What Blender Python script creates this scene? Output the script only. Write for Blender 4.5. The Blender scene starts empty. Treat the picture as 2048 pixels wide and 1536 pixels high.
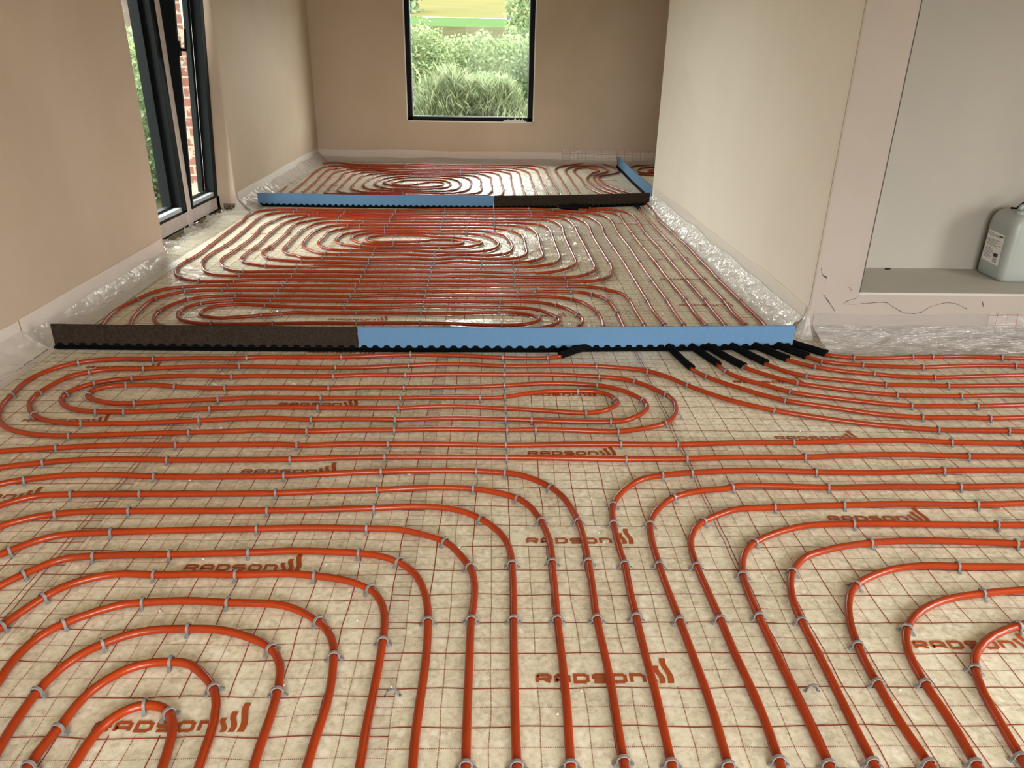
import bpy, bmesh, math, random
import numpy as np
from mathutils import Vector, Matrix, noise

random.seed(7)
SC = bpy.context.scene
COL = SC.collection
R = math.radians

# ------------------------------------------------------------------ camera
cam_d = bpy.data.cameras.new('camera')
cam = bpy.data.objects.new('camera', cam_d)
COL.objects.link(cam)
cam_d.sensor_fit = 'HORIZONTAL'
cam_d.sensor_width = 36.0
cam_d.lens = 36.0 * 1482.787 / 2048.0
cam_d.clip_start = 0.02
cam_d.clip_end = 500
_r = Vector((0.99964733, -0.02040528, 0.01699528))
_u = Vector((-0.0073546, 0.40221954, 0.91551371))
_w = Vector((0.02551715, 0.91531583, -0.40192762))
m = Matrix(((_r.x, _u.x, -_w.x, 0.0008), (_r.y, _u.y, -_w.y, -1.08334), (_r.z, _u.z, -_w.z, 1.22835), (0, 0, 0, 1)))
cam.matrix_world = m
SC.camera = cam

# ------------------------------------------------------------------ sky, daylight, exposure
SC.view_settings.view_transform = 'Standard'
SC.view_settings.look = 'None'
SC.view_settings.gamma = 1.0
SC.view_settings.use_curve_mapping = False
SC.view_settings.exposure = 1.2
SC.cycles.use_denoising = True
SC.cycles.max_bounces = 10
SC.cycles.diffuse_bounces = 5
SC.cycles.glossy_bounces = 4
SC.cycles.transmission_bounces = 6
SC.cycles.transparent_max_bounces = 16
SC.cycles.caustics_reflective = False
SC.cycles.caustics_refractive = False
SC.cycles.sample_clamp_indirect = 6.0

SKY_STRENGTH = 8.0
world = bpy.data.worlds.new('overcast_sky')
SC.world = world
world.use_nodes = True
nt = world.node_tree
nt.nodes.clear()
wo = nt.nodes.new('ShaderNodeOutputWorld')
bg = nt.nodes.new('ShaderNodeBackground')
tc = nt.nodes.new('ShaderNodeTexCoord')
sx = nt.nodes.new('ShaderNodeSeparateXYZ')
rp = nt.nodes.new('ShaderNodeValToRGB')
nt.links.new(tc.outputs['Generated'], sx.inputs[0])
nt.links.new(sx.outputs['Z'], rp.inputs[0])
rp.color_ramp.elements[0].position = 0.0
rp.color_ramp.elements[0].color = (0.97, 0.97, 0.95, 1)
rp.color_ramp.elements[1].position = 0.6
rp.color_ramp.elements[1].color = (1.0, 0.975, 0.93, 1)
nt.links.new(rp.outputs[0], bg.inputs[0])
bg.inputs[1].default_value = SKY_STRENGTH
nt.links.new(bg.outputs[0], wo.inputs[0])


def portal(name, loc, rot, sx_, sy_):
    """marks a window opening for daylight sampling (gives no light of its own)"""
    l = bpy.data.lights.new(name, 'AREA')
    l.shape = 'RECTANGLE'
    l.size = sx_
    l.size_y = sy_
    l.cycles.is_portal = True
    o = bpy.data.objects.new(name, l)
    COL.objects.link(o)
    o.location = loc
    o.rotation_euler = rot


# area lights shine along local -Z
portal('daylight_patio', (0.5, -3.05, 1.0), (R(90), 0, R(0)), 2.6, 2.0)          # opening behind, shines +Y
portal('daylight_side', (4.65, -0.4, 1.2), (0, R(90), 0), 1.6, 1.8)               # opening on the right, shines -X
portal('daylight_window_left', (-2.62, 4.45, 1.2), (0, R(-90), 0), 2.2, 1.5)
portal('daylight_window_back', (-0.31, 8.96, 1.35), (R(-90), 0, 0), 1.5, 1.75)


# ------------------------------------------------------------------ helpers
def tag(o, label=None, cat=None, group=None, kind=None):
    if label: o['label'] = label
    if cat: o['category'] = cat
    if group: o['group'] = group
    if kind: o['kind'] = kind
    return o


def empty(name, loc=(0, 0, 0), rz=0, parent=None):
    o = bpy.data.objects.new(name, None)
    COL.objects.link(o)
    o.location = loc
    o.rotation_euler = (0, 0, rz)
    o.empty_display_size = 0.05
    if parent: o.parent = parent
    return o


class MB:
    """collects shapes and links them as ONE mesh object"""
    def __init__(self):
        self.v = []
        self.f = []

    def add(self, vs, fs):
        n = len(self.v)
        self.v.extend([tuple(q) for q in vs])
        self.f.extend([tuple(i + n for i in q) for q in fs])

    def box(self, x0, x1, y0, y1, z0, z1):
        self.add([(x0, y0, z0), (x1, y0, z0), (x1, y1, z0), (x0, y1, z0), (x0, y0, z1), (x1, y0, z1), (x1, y1, z1), (x0, y1, z1)],
                 [(0, 3, 2, 1), (4, 5, 6, 7), (0, 1, 5, 4), (1, 2, 6, 5), (2, 3, 7, 6), (3, 0, 4, 7)])

    def prism(self, pts, z0, z1):
        """vertical prism over a counter-clockwise polygon of (x, y)"""
        n = len(pts)
        vs = [(x, y, z0) for x, y in pts] + [(x, y, z1) for x, y in pts]
        fs = [tuple(range(n - 1, -1, -1)), tuple(range(n, 2 * n))]
        fs += [(i, (i + 1) % n, n + (i + 1) % n, n + i) for i in range(n)]
        self.add(vs, fs)

    def tube(self, pts, rad, seg=10, cap=True):
        """tube along 3-D points; rad is a number or a list"""
        n = len(pts)
        P = [Vector(q) for q in pts]
        vs = []
        prev = None
        for i in range(n):
            t = (P[min(i + 1, n - 1)] - P[max(i - 1, 0)])
            if t.length < 1e-9: t = Vector((1, 0, 0))
            t.normalize()
            if prev is None:
                a = t.cross(Vector((0, 0, 1)))
                if a.length < 1e-3: a = t.cross(Vector((0, 1, 0)))
            else:
                a = prev - t * prev.dot(t)
            a.normalize()
            prev = a
            b = t.cross(a)
            r = rad[i] if isinstance(rad, (list, tuple)) else rad
            for k in range(seg):
                q = 2 * math.pi * k / seg
                vs.append(P[i] + a * (r * math.cos(q)) + b * (r * math.sin(q)))
        fs = []
        for i in range(n - 1):
            for k in range(seg):
                k2 = (k + 1) % seg
                fs.append((i * seg + k, i * seg + k2, (i + 1) * seg + k2, (i + 1) * seg + k))
        if cap:
            fs.append(tuple(range(seg - 1, -1, -1)))
            fs.append(tuple((n - 1) * seg + k for k in range(seg)))
        self.add(vs, fs)

    def grid(self, rows):
        """rows: list of equal-length lists of 3-D points"""
        n, w = len(rows), len(rows[0])
        self.add([q for r in rows for q in r],
                 [(i * w + j, i * w + j + 1, (i + 1) * w + j + 1, (i + 1) * w + j) for i in range(n - 1) for j in range(w - 1)])

    def build(self, name, mat, parent=None, smooth=False, bevel=0, solid=0, loc=None):
        me = bpy.data.meshes.new(name)
        me.from_pydata([tuple(q) for q in self.v], [], self.f)
        me.validate()
        me.update()
        if smooth:
            me.polygons.foreach_set('use_smooth', [True] * len(me.polygons))
        if mat: me.materials.append(mat)
        o = bpy.data.objects.new(name, me)
        COL.objects.link(o)
        if parent: o.parent = parent
        if loc: o.location = loc
        if solid:
            md = o.modifiers.new('solid', 'SOLIDIFY')
            md.thickness = solid
            md.offset = 0
        if bevel:
            md = o.modifiers.new('bevel', 'BEVEL')
            md.width = bevel
            md.segments = 2
            md.limit_method = 'ANGLE'
        return o


# ---- materials
def mat(name):
    m = bpy.data.materials.new(name)
    m.use_nodes = True
    nt = m.node_tree
    nt.nodes.clear()
    out = nt.nodes.new('ShaderNodeOutputMaterial')
    return m, nt, out


def N(nt, typ, **kw):
    n = nt.nodes.new(typ)
    for k, v in kw.items():
        if k == 'ins':
            for a, b in v.items():
                n.inputs[a].default_value = b
        else:
            setattr(n, k, v)
    return n


def pmat(name, col, rough=0.6, metal=0.0, spec=0.5, bump=0.0, bscale=60, var=0.0, vscale=4, coat=0.0, trans=0.0, sss=0.0, col2=None, detail=4):
    m, nt, out = mat(name)
    p = N(nt, 'ShaderNodeBsdfPrincipled')
    p.inputs['Base Color'].default_value = (*col, 1)
    p.inputs['Roughness'].default_value = rough
    p.inputs['Metallic'].default_value = metal
    p.inputs['Specular IOR Level'].default_value = spec
    p.inputs['Coat Weight'].default_value = coat
    p.inputs['Coat Roughness'].default_value = 0.15
    if sss:
        p.inputs['Subsurface Weight'].default_value = sss
        p.inputs['Subsurface Scale'].default_value = 0.02
    tc = N(nt, 'ShaderNodeTexCoord')
    if var or col2:
        n = N(nt, 'ShaderNodeTexNoise', ins={'Scale': vscale, 'Detail': detail, 'Roughness': 0.6})
        nt.links.new(tc.outputs['Object'], n.inputs['Vector'])
        r = N(nt, 'ShaderNodeValToRGB')
        c2 = col2 or tuple(max(0, c * (1 - var)) for c in col)
        r.color_ramp.elements[0].position = 0.35
        r.color_ramp.elements[1].position = 0.65
        r.color_ramp.elements[0].color = (*c2, 1)
        r.color_ramp.elements[1].color = (*col, 1)
        nt.links.new(n.outputs['Fac'], r.inputs[0])
        nt.links.new(r.outputs[0], p.inputs['Base Color'])
    if bump:
        n2 = N(nt, 'ShaderNodeTexNoise', ins={'Scale': bscale, 'Detail': 3.0})
        nt.links.new(tc.outputs['Object'], n2.inputs['Vector'])
        b = N(nt, 'ShaderNodeBump', ins={'Strength': bump, 'Distance': 0.01})
        nt.links.new(n2.outputs['Fac'], b.inputs['Height'])
        nt.links.new(b.outputs[0], p.inputs['Normal'])
    nt.links.new(p.outputs[0], out.inputs[0])
    return m


def math_node(nt, op, a, b=None, c=None):
    n = N(nt, 'ShaderNodeMath', operation=op)
    for i, q in enumerate((a, b, c)):
        if q is None: continue
        if isinstance(q, (int, float)): n.inputs[i].default_value = q
        else: nt.links.new(q, n.inputs[i])
    return n.outputs[0]


M = {}
# bare gypsum plaster: pinkish tan with drying patches
def plaster(name, c1, c2, c3):
    m, nt, out = mat(name)
    tc = N(nt, 'ShaderNodeTexCoord')
    n1 = N(nt, 'ShaderNodeTexNoise', ins={'Scale': 0.9, 'Detail': 3.0, 'Roughness': 0.5, 'Distortion': 0.6})
    n2 = N(nt, 'ShaderNodeTexNoise', ins={'Scale': 6.0, 'Detail': 6.0, 'Roughness': 0.7})
    n3 = N(nt, 'ShaderNodeTexNoise', ins={'Scale': 40.0, 'Detail': 4.0, 'Roughness': 0.7})
    for n in (n1, n2, n3): nt.links.new(tc.outputs['Object'], n.inputs['Vector'])
    r = N(nt, 'ShaderNodeValToRGB')
    r.color_ramp.elements[0].position = 0.38
    r.color_ramp.elements[0].color = (*c1, 1)
    r.color_ramp.elements[1].position = 0.62
    r.color_ramp.elements[1].color = (*c2, 1)
    nt.links.new(n1.outputs['Fac'], r.inputs[0])
    mx = N(nt, 'ShaderNodeMix', data_type='RGBA')
    nt.links.new(r.outputs[0], mx.inputs['A'])
    mx.inputs['B'].default_value = (*c3, 1)
    f = math_node(nt, 'MULTIPLY', math_node(nt, 'SUBTRACT', n2.outputs['Fac'], 0.45), 0.9)
    f = math_node(nt, 'MAXIMUM', f, 0.0)
    nt.links.new(f, mx.inputs['Factor'])
    p = N(nt, 'ShaderNodeBsdfPrincipled', ins={'Roughness': 0.62, 'Specular IOR Level': 0.35})
    nt.links.new(mx.outputs['Result'], p.inputs['Base Color'])
    b = N(nt, 'ShaderNodeBump', ins={'Strength': 0.12, 'Distance': 0.004})
    h = math_node(nt, 'ADD', n2.outputs['Fac'], math_node(nt, 'MULTIPLY', n3.outputs['Fac'], 0.3))
    nt.links.new(h, b.inputs['Height'])
    nt.links.new(b.outputs[0], p.inputs['Normal'])
    nt.links.new(p.outputs[0], out.inputs[0])
    return m


M['plaster'] = plaster('gypsum_plaster', (0.51, 0.405, 0.305), (0.56, 0.45, 0.345), (0.59, 0.49, 0.39))
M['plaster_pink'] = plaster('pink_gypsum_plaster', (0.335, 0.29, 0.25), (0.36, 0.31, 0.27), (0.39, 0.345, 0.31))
M['plaster_lit'] = plaster('gypsum_plaster_lit', (0.74, 0.665, 0.57), (0.79, 0.715, 0.62), (0.80, 0.745, 0.66))  # same gypsum plaster, colour lightened to stand for window light on this face
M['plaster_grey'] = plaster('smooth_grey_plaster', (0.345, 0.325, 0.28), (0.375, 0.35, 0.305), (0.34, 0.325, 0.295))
M['niche_ledge'] = plaster('niche_ledge_plaster', (0.42, 0.41, 0.36), (0.47, 0.455, 0.40), (0.40, 0.385, 0.34))
M['ceiling'] = pmat('white_ceiling', (0.72, 0.69, 0.65), 0.9)
M['slab'] = pmat('bonded_insulation_side', (0.45, 0.42, 0.3), 0.9)
M['frame_white'] = pmat('taped_window_frame', (0.60, 0.53, 0.50), 0.6, bump=0.15, bscale=30, var=0.12, vscale=12)
M['frame_black'] = pmat('anthracite_frame', (0.004, 0.006, 0.0065), 0.55, spec=0.12)
M['frame_edge'] = pmat('dark_sash_edge', (0.003, 0.003, 0.003), 0.6, spec=0.15)
M['sill_metal'] = pmat('pale_glazing_bead', (0.42, 0.48, 0.53), 0.45)
M['bead_white'] = pmat('white_plaster_bead', (0.80, 0.76, 0.72), 0.7)
M['pipe'] = pmat('orange_heating_pipe', (0.31, 0.033, 0.0035), 0.27, spec=0.38, var=0.16, vscale=9)
M['clip'] = pmat('grey_clip_plastic', (0.19, 0.183, 0.18), 0.38, spec=0.6)
M['rubber'] = pmat('black_foam_sleeve', (0.0025, 0.0025, 0.003), 0.9, spec=0.1, bump=0.5, bscale=90)
M['foam_blue'] = pmat('blue_pe_foam', (0.085, 0.195, 0.345), 0.7, bump=0.25, bscale=260, var=0.06, vscale=120)
M['foam_dark'] = pmat('dark_brown_pe_foam', (0.040, 0.028, 0.019), 0.8, bump=0.5, bscale=200, col2=(0.02, 0.014, 0.010), vscale=90, spec=0.1)
M['foam_base'] = pmat('black_profile_foam', (0.001, 0.0015, 0.002), 0.8, spec=0.08)
M['ink'] = pmat('brown_red_ink', (0.36, 0.072, 0.012), 0.45)
M['ink_black'] = pmat('black_ink', (0.02, 0.018, 0.016), 0.6)
M['scuff'] = pmat('grey_pencil_scuff', (0.07, 0.055, 0.055), 0.8)
M['crumb'] = pmat('white_foam_crumbs', (0.8, 0.76, 0.66), 0.8)
M['dirt'] = pmat('dusty_mortar_gap', (0.34, 0.27, 0.15), 0.95, bump=0.8, bscale=60, col2=(0.13, 0.10, 0.06), vscale=40)
M['can'] = None


def thin_fresnel(nt, ior, normal=None):
    """reflectance of a thin sheet, the same from both of its sides"""
    geo = N(nt, 'ShaderNodeNewGeometry')
    fr = N(nt, 'ShaderNodeFresnel')
    k = math_node(nt, 'MULTIPLY_ADD', geo.outputs['Backfacing'], 1.0 / ior - ior, ior)
    nt.links.new(k, fr.inputs['IOR'])
    if normal is not None: nt.links.new(normal, fr.inputs['Normal'])
    return fr


def glass_mat():
    m, nt, out = mat('window_glass')
    t = N(nt, 'ShaderNodeBsdfTransparent', ins={'Color': (0.93, 0.96, 0.94, 1)})
    g = N(nt, 'ShaderNodeBsdfGlossy', ins={'Roughness': 0.02})
    lw = thin_fresnel(nt, 1.12)
    mx = N(nt, 'ShaderNodeMixShader')
    nt.links.new(lw.outputs[0], mx.inputs[0])
    nt.links.new(t.outputs[0], mx.inputs[1])
    nt.links.new(g.outputs[0], mx.inputs[2])
    nt.links.new(mx.outputs[0], out.inputs[0])
    return m


M['glass'] = glass_mat()


def film_mat(name, clear, tint, rough, wr_scale, wr_strength, wr_dist=0.01, fine=0.0, fine_scale=300, aniso=(1, 1, 1), ior=1.5):
    """thin plastic: see-through share, milky share and a wrinkled gloss"""
    m, nt, out = mat(name)
    tc = N(nt, 'ShaderNodeTexCoord')
    mp = N(nt, 'ShaderNodeMapping')
    mp.inputs['Scale'].default_value = aniso
    nt.links.new(tc.outputs['Object'], mp.inputs[0])
    n1 = N(nt, 'ShaderNodeTexNoise', ins={'Scale': wr_scale, 'Detail': 3.0, 'Roughness': 0.55, 'Distortion': 1.2})
    nt.links.new(mp.outputs[0], n1.inputs['Vector'])
    h = n1.outputs['Fac']
    if fine:
        n2 = N(nt, 'ShaderNodeTexVoronoi', ins={'Scale': fine_scale})
        nt.links.new(tc.outputs['Object'], n2.inputs['Vector'])
        h = math_node(nt, 'ADD', h, math_node(nt, 'MULTIPLY', n2.outputs['Distance'], fine))
    b = N(nt, 'ShaderNodeBump', ins={'Strength': wr_strength, 'Distance': wr_dist})
    nt.links.new(h, b.inputs['Height'])
    t = N(nt, 'ShaderNodeBsdfTransparent', ins={'Color': (0.97, 0.96, 0.95, 1)})
    d = N(nt, 'ShaderNodeBsdfDiffuse', ins={'Color': (*tint, 1)})
    if fine > 1:
        sp = N(nt, 'ShaderNodeTexNoise', ins={'Scale': 190.0, 'Detail': 2.0})
        nt.links.new(tc.outputs['Object'], sp.inputs['Vector'])
        rs = N(nt, 'ShaderNodeValToRGB')
        rs.color_ramp.elements[0].position = 0.38
        rs.color_ramp.elements[0].color = (*[c * .5 for c in tint], 1)
        rs.color_ramp.elements[1].position = 0.6
        rs.color_ramp.elements[1].color = (*tint, 1)
        nt.links.new(sp.outputs['Fac'], rs.inputs[0])
        nt.links.new(rs.outputs[0], d.inputs['Color'])
    tl = N(nt, 'ShaderNodeBsdfTranslucent', ins={'Color': (*tint, 1)})
    dm = N(nt, 'ShaderNodeMixShader', ins={0: 0.12})
    nt.links.new(d.outputs[0], dm.inputs[1])
    nt.links.new(tl.outputs[0], dm.inputs[2])
    mx = N(nt, 'ShaderNodeMixShader', ins={0: clear})
    nt.links.new(dm.outputs[0], mx.inputs[1])
    nt.links.new(t.outputs[0], mx.inputs[2])
    g = N(nt, 'ShaderNodeBsdfGlossy', ins={'Roughness': rough})
    nt.links.new(b.outputs[0], g.inputs['Normal'])
    fr = thin_fresnel(nt, ior, b.outputs[0])
    m2 = N(nt, 'ShaderNodeMixShader')
    nt.links.new(fr.outputs[0], m2.inputs[0])
    nt.links.new(mx.outputs[0], m2.inputs[1])
    nt.links.new(g.outputs[0], m2.inputs[2])
    nt.links.new(m2.outputs[0], out.inputs[0])
    return m


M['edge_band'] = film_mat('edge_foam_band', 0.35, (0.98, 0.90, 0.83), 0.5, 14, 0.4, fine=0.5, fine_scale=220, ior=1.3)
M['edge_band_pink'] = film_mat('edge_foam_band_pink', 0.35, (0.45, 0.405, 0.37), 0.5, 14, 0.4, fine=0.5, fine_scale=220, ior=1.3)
M['edge_silver'] = film_mat('silvery_crumpled_film', 0.38, (0.60, 0.58, 0.55), 0.10, 12, 1.0, 0.03, aniso=(1, 3.5, 7), ior=2.6)
M['edge_foam'] = film_mat('edge_foam_flap', 0.06, (0.84, 0.79, 0.70), 0.4, 20, 0.5, fine=1.2, fine_scale=170)
M['edge_film'] = film_mat('edge_plastic_film', 0.45, (0.80, 0.74, 0.68), 0.14, 9, 0.8, 0.02, aniso=(1, 1, 1))
M['edge_shiny'] = film_mat('crumpled_clear_film', 0.22, (0.90, 0.86, 0.82), 0.10, 30, 1.0, 0.02, ior=2.3)
M['wrinkled_film'] = film_mat('crumpled_window_film', 0.55, (0.8, 0.76, 0.68), 0.08, 9, 0.8, 0.02, ior=2.4)


def floor_mat():
    """pale granular bonded foam seen under the sheet"""
    m, nt, out = mat('granular_insulation')
    tc = N(nt, 'ShaderNodeTexCoord')
    v = N(nt, 'ShaderNodeTexVoronoi', ins={'Scale': 75.0, 'Randomness': 1.0})
    n0 = N(nt, 'ShaderNodeTexNoise', ins={'Scale': 60.0, 'Detail': 5.0, 'Roughness': 0.75})
    n1 = N(nt, 'ShaderNodeTexNoise', ins={'Scale': 9.0, 'Detail': 4.0, 'Roughness': 0.6})
    n2 = N(nt, 'ShaderNodeTexNoise', ins={'Scale': 1.6, 'Detail': 2.0})
    for n in (v, n0, n1, n2): nt.links.new(tc.outputs['Object'], n.inputs['Vector'])
    r = N(nt, 'ShaderNodeValToRGB')
    e = r.color_ramp.elements
    e[0].position = 0.30; e[0].color = (0.52, 0.475, 0.33, 1)
    e[1].position = 0.72; e[1].color = (1.0, 0.985, 0.87, 1)
    q = r.color_ramp.elements.new(0.5); q.color = (0.84, 0.795, 0.61, 1)
    s = math_node(nt, 'ADD', math_node(nt, 'MULTIPLY', n0.outputs['Fac'], 0.7), math_node(nt, 'MULTIPLY', v.outputs['Color'], 0.12))
    s = math_node(nt, 'ADD', s, math_node(nt, 'MULTIPLY', n1.outputs['Fac'], 0.28))
    s = math_node(nt, 'SUBTRACT', s, 0.03)
    # pressed chips of foam, pale and dark, a centimetre or two across
    wv = N(nt, 'ShaderNodeTexNoise', ins={'Scale': 35.0, 'Detail': 2.0})
    nt.links.new(tc.outputs['Object'], wv.inputs['Vector'])
    vm = N(nt, 'ShaderNodeVectorMath', operation='MULTIPLY_ADD')
    nt.links.new(wv.outputs['Color'], vm.inputs[0])
    vm.inputs[1].default_value = (0.022, 0.022, 0.022)
    nt.links.new(tc.outputs['Object'], vm.inputs[2])
    v2 = N(nt, 'ShaderNodeTexVoronoi', ins={'Scale': 62.0})
    nt.links.new(vm.outputs[0], v2.inputs['Vector'])
    s2 = N(nt, 'ShaderNodeSeparateColor')
    nt.links.new(v2.outputs['Color'], s2.inputs[0])
    chip = math_node(nt, 'MULTIPLY', math_node(nt, 'POWER', s2.outputs[0], 3.0), math_node(nt, 'SUBTRACT', 1.0, math_node(nt, 'MULTIPLY', v2.outputs['Distance'], 1.2)))
    s = math_node(nt, 'ADD', s, math_node(nt, 'SUBTRACT', math_node(nt, 'MULTIPLY', chip, 0.34), 0.05))
    nt.links.new(s, r.inputs[0])
    hs = N(nt, 'ShaderNodeHueSaturation')
    nt.links.new(r.outputs[0], hs.inputs['Color'])
    nt.links.new(math_node(nt, 'ADD', math_node(nt, 'MULTIPLY', n2.outputs['Fac'], 0.3), 0.85), hs.inputs['Value'])
    p = N(nt, 'ShaderNodeBsdfPrincipled', ins={'Roughness': 0.9, 'Specular IOR Level': 0.1})
    nt.links.new(hs.outputs[0], p.inputs['Base Color'])
    nt.links.new(p.outputs[0], out.inputs[0])
    return m


M['floor'] = floor_mat()


def sheet_mat(name, ox, oy, vertical=False):
    """clear sheet printed with a 10 cm grid of solid lines and dotted lines between; 'print_area' blanks the logo fields"""
    m, nt, out = mat(name)
    tc = N(nt, 'ShaderNodeTexCoord')
    wn = N(nt, 'ShaderNodeTexNoise', ins={'Scale': 6.0, 'Detail': 1.0})
    nt.links.new(tc.outputs['Object'], wn.inputs['Vector'])
    sub = N(nt, 'ShaderNodeVectorMath', operation='SUBTRACT')
    sub.inputs[1].default_value = (0.5, 0.5, 0.5)
    nt.links.new(wn.outputs['Color'], sub.inputs[0])
    sc = N(nt, 'ShaderNodeVectorMath', operation='SCALE')
    sc.inputs['Scale'].default_value = 0.016
    nt.links.new(sub.outputs[0], sc.inputs[0])
    ad = N(nt, 'ShaderNodeVectorMath', operation='ADD')
    nt.links.new(tc.outputs['Object'], ad.inputs[0])
    nt.links.new(sc.outputs[0], ad.inputs[1])
    s = N(nt, 'ShaderNodeSeparateXYZ')
    nt.links.new(ad.outputs[0], s.inputs[0])
    X = math_node(nt, 'SUBTRACT', s.outputs['X'], ox)
    Y = math_node(nt, 'SUBTRACT', s.outputs['Z' if vertical else 'Y'], oy)

    def line(c, period, half):
        # distance to nearest multiple of the period
        f = math_node(nt, 'PINGPONG', c, period / 2)
        return math_node(nt, 'LESS_THAN', f, half)

    def line_off(c, period, off, half):
        f = math_node(nt, 'PINGPONG', math_node(nt, 'SUBTRACT', c, off), period / 2)
        return math_node(nt, 'LESS_THAN', f, half)

    sx_ = line(X, 0.1, 0.00125)
    sy_ = line(Y, 0.1, 0.0015)
    dx_ = math_node(nt, 'MULTIPLY', line_off(X, 0.1, 0.05, 0.00105), line(Y, 0.0036, 0.00095))
    dy_ = math_node(nt, 'MULTIPLY', line_off(Y, 0.1, 0.05, 0.0011), line(X, 0.0036, 0.00095))
    at = N(nt, 'ShaderNodeAttribute', attribute_name='print_area')
    # inside a logo field neither the upright lines nor the dotted row are printed
    allx = math_node(nt, 'MAXIMUM', sx_, dx_)
    ally = math_node(nt, 'MAXIMUM', sy_, dy_)
    lines = math_node(nt, 'MAXIMUM', allx, ally)
    lines = math_node(nt, 'MULTIPLY', lines, math_node(nt, 'SUBTRACT', 1.0, at.outputs['Fac']))
    # wrinkles
    n1 = N(nt, 'ShaderNodeTexNoise', ins={'Scale': 5.0, 'Detail': 3.0, 'Roughness': 0.6, 'Distortion': 1.6})
    nt.links.new(tc.outputs['Object'], n1.inputs['Vector'])
    n3 = N(nt, 'ShaderNodeTexNoise', ins={'Scale': 1.1, 'Detail': 2.0, 'Roughness': 0.5})
    nt.links.new(tc.outputs['Object'], n3.inputs['Vector'])
    n4 = N(nt, 'ShaderNodeTexNoise', ins={'Scale': 17.0, 'Detail': 2.0, 'Roughness': 0.5, 'Distortion': 2.2})
    nt.links.new(tc.outputs['Object'], n4.inputs['Vector'])
    rid = math_node(nt, 'ABSOLUTE', math_node(nt, 'SUBTRACT', n4.outputs['Fac'], 0.5))
    msk = math_node(nt, 'MINIMUM', math_node(nt, 'MAXIMUM', math_node(nt, 'MULTIPLY', math_node(nt, 'SUBTRACT', n3.outputs['Fac'], 0.44), 8.0), 0.0), 1.0)
    h = math_node(nt, 'ADD', n1.outputs['Fac'], math_node(nt, 'MULTIPLY', n3.outputs['Fac'], 1.5))
    h = math_node(nt, 'ADD', h, math_node(nt, 'MULTIPLY', math_node(nt, 'MULTIPLY', rid, msk), 1.6))
    # sparse sharp creases
    mp = N(nt, 'ShaderNodeMapping')
    mp.inputs['Scale'].default_value = (1.0, 0.45, 1.0)
    mp.inputs['Rotation'].default_value = (0, 0, 0.5)
    nt.links.new(tc.outputs['Object'], mp.inputs[0])
    n5 = N(nt, 'ShaderNodeTexNoise', ins={'Scale': 42.0, 'Detail': 1.0, 'Distortion': 1.5})
    nt.links.new(mp.outputs[0], n5.inputs['Vector'])
    n6 = N(nt, 'ShaderNodeTexNoise', ins={'Scale': 7.0, 'Detail': 1.0})
    nt.links.new(tc.outputs['Object'], n6.inputs['Vector'])
    m5 = math_node(nt, 'MINIMUM', math_node(nt, 'MAXIMUM', math_node(nt, 'MULTIPLY', math_node(nt, 'SUBTRACT', n6.outputs['Fac'], 0.50), 7.0), 0.0), 1.0)
    h = math_node(nt, 'ADD', h, math_node(nt, 'MULTIPLY', math_node(nt, 'MULTIPLY', n5.outputs['Fac'], m5), 1.5))
    b = N(nt, 'ShaderNodeBump', ins={'Strength': 0.55, 'Distance': 0.012})
    nt.links.new(h, b.inputs['Height'])
    t = N(nt, 'ShaderNodeBsdfTransparent', ins={'Color': (0.995, 0.995, 0.99, 1)})
    d = N(nt, 'ShaderNodeBsdfDiffuse', ins={'Color': (1.0, 0.94, 0.88, 1)})
    mk = N(nt, 'ShaderNodeMixShader', ins={0: 0.10})
    nt.links.new(t.outputs[0], mk.inputs[1])
    nt.links.new(d.outputs[0], mk.inputs[2])
    ink = N(nt, 'ShaderNodeBsdfDiffuse', ins={'Color': (0.27, 0.030, 0.007, 1)})
    mi = N(nt, 'ShaderNodeMixShader')
    nt.links.new(math_node(nt, 'MULTIPLY', lines, 0.92), mi.inputs[0])
    nt.links.new(mk.outputs[0], mi.inputs[1])
    nt.links.new(ink.outputs[0], mi.inputs[2])
    g = N(nt, 'ShaderNodeBsdfGlossy', ins={'Roughness': 0.10})
    nt.links.new(b.outputs[0], g.inputs['Normal'])
    # sharp gloss of the sheet plus the hazy gloss of its fine creases
    gh = N(nt, 'ShaderNodeBsdfGlossy', ins={'Roughness': 0.42})
    nt.links.new(b.outputs[0], gh.inputs['Normal'])
    gm = N(nt, 'ShaderNodeMixShader', ins={0: 0.35})
    nt.links.new(g.outputs[0], gm.inputs[1])
    nt.links.new(gh.outputs[0], gm.inputs[2])
    fr = thin_fresnel(nt, 1.36)
    m2 = N(nt, 'ShaderNodeMixShader')
    nt.links.new(fr.outputs[0], m2.inputs[0])
    nt.links.new(mi.outputs[0], m2.inputs[1])
    nt.links.new(gm.outputs[0], m2.inputs[2])
    nt.links.new(m2.outputs[0], out.inputs[0])
    return m


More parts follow.
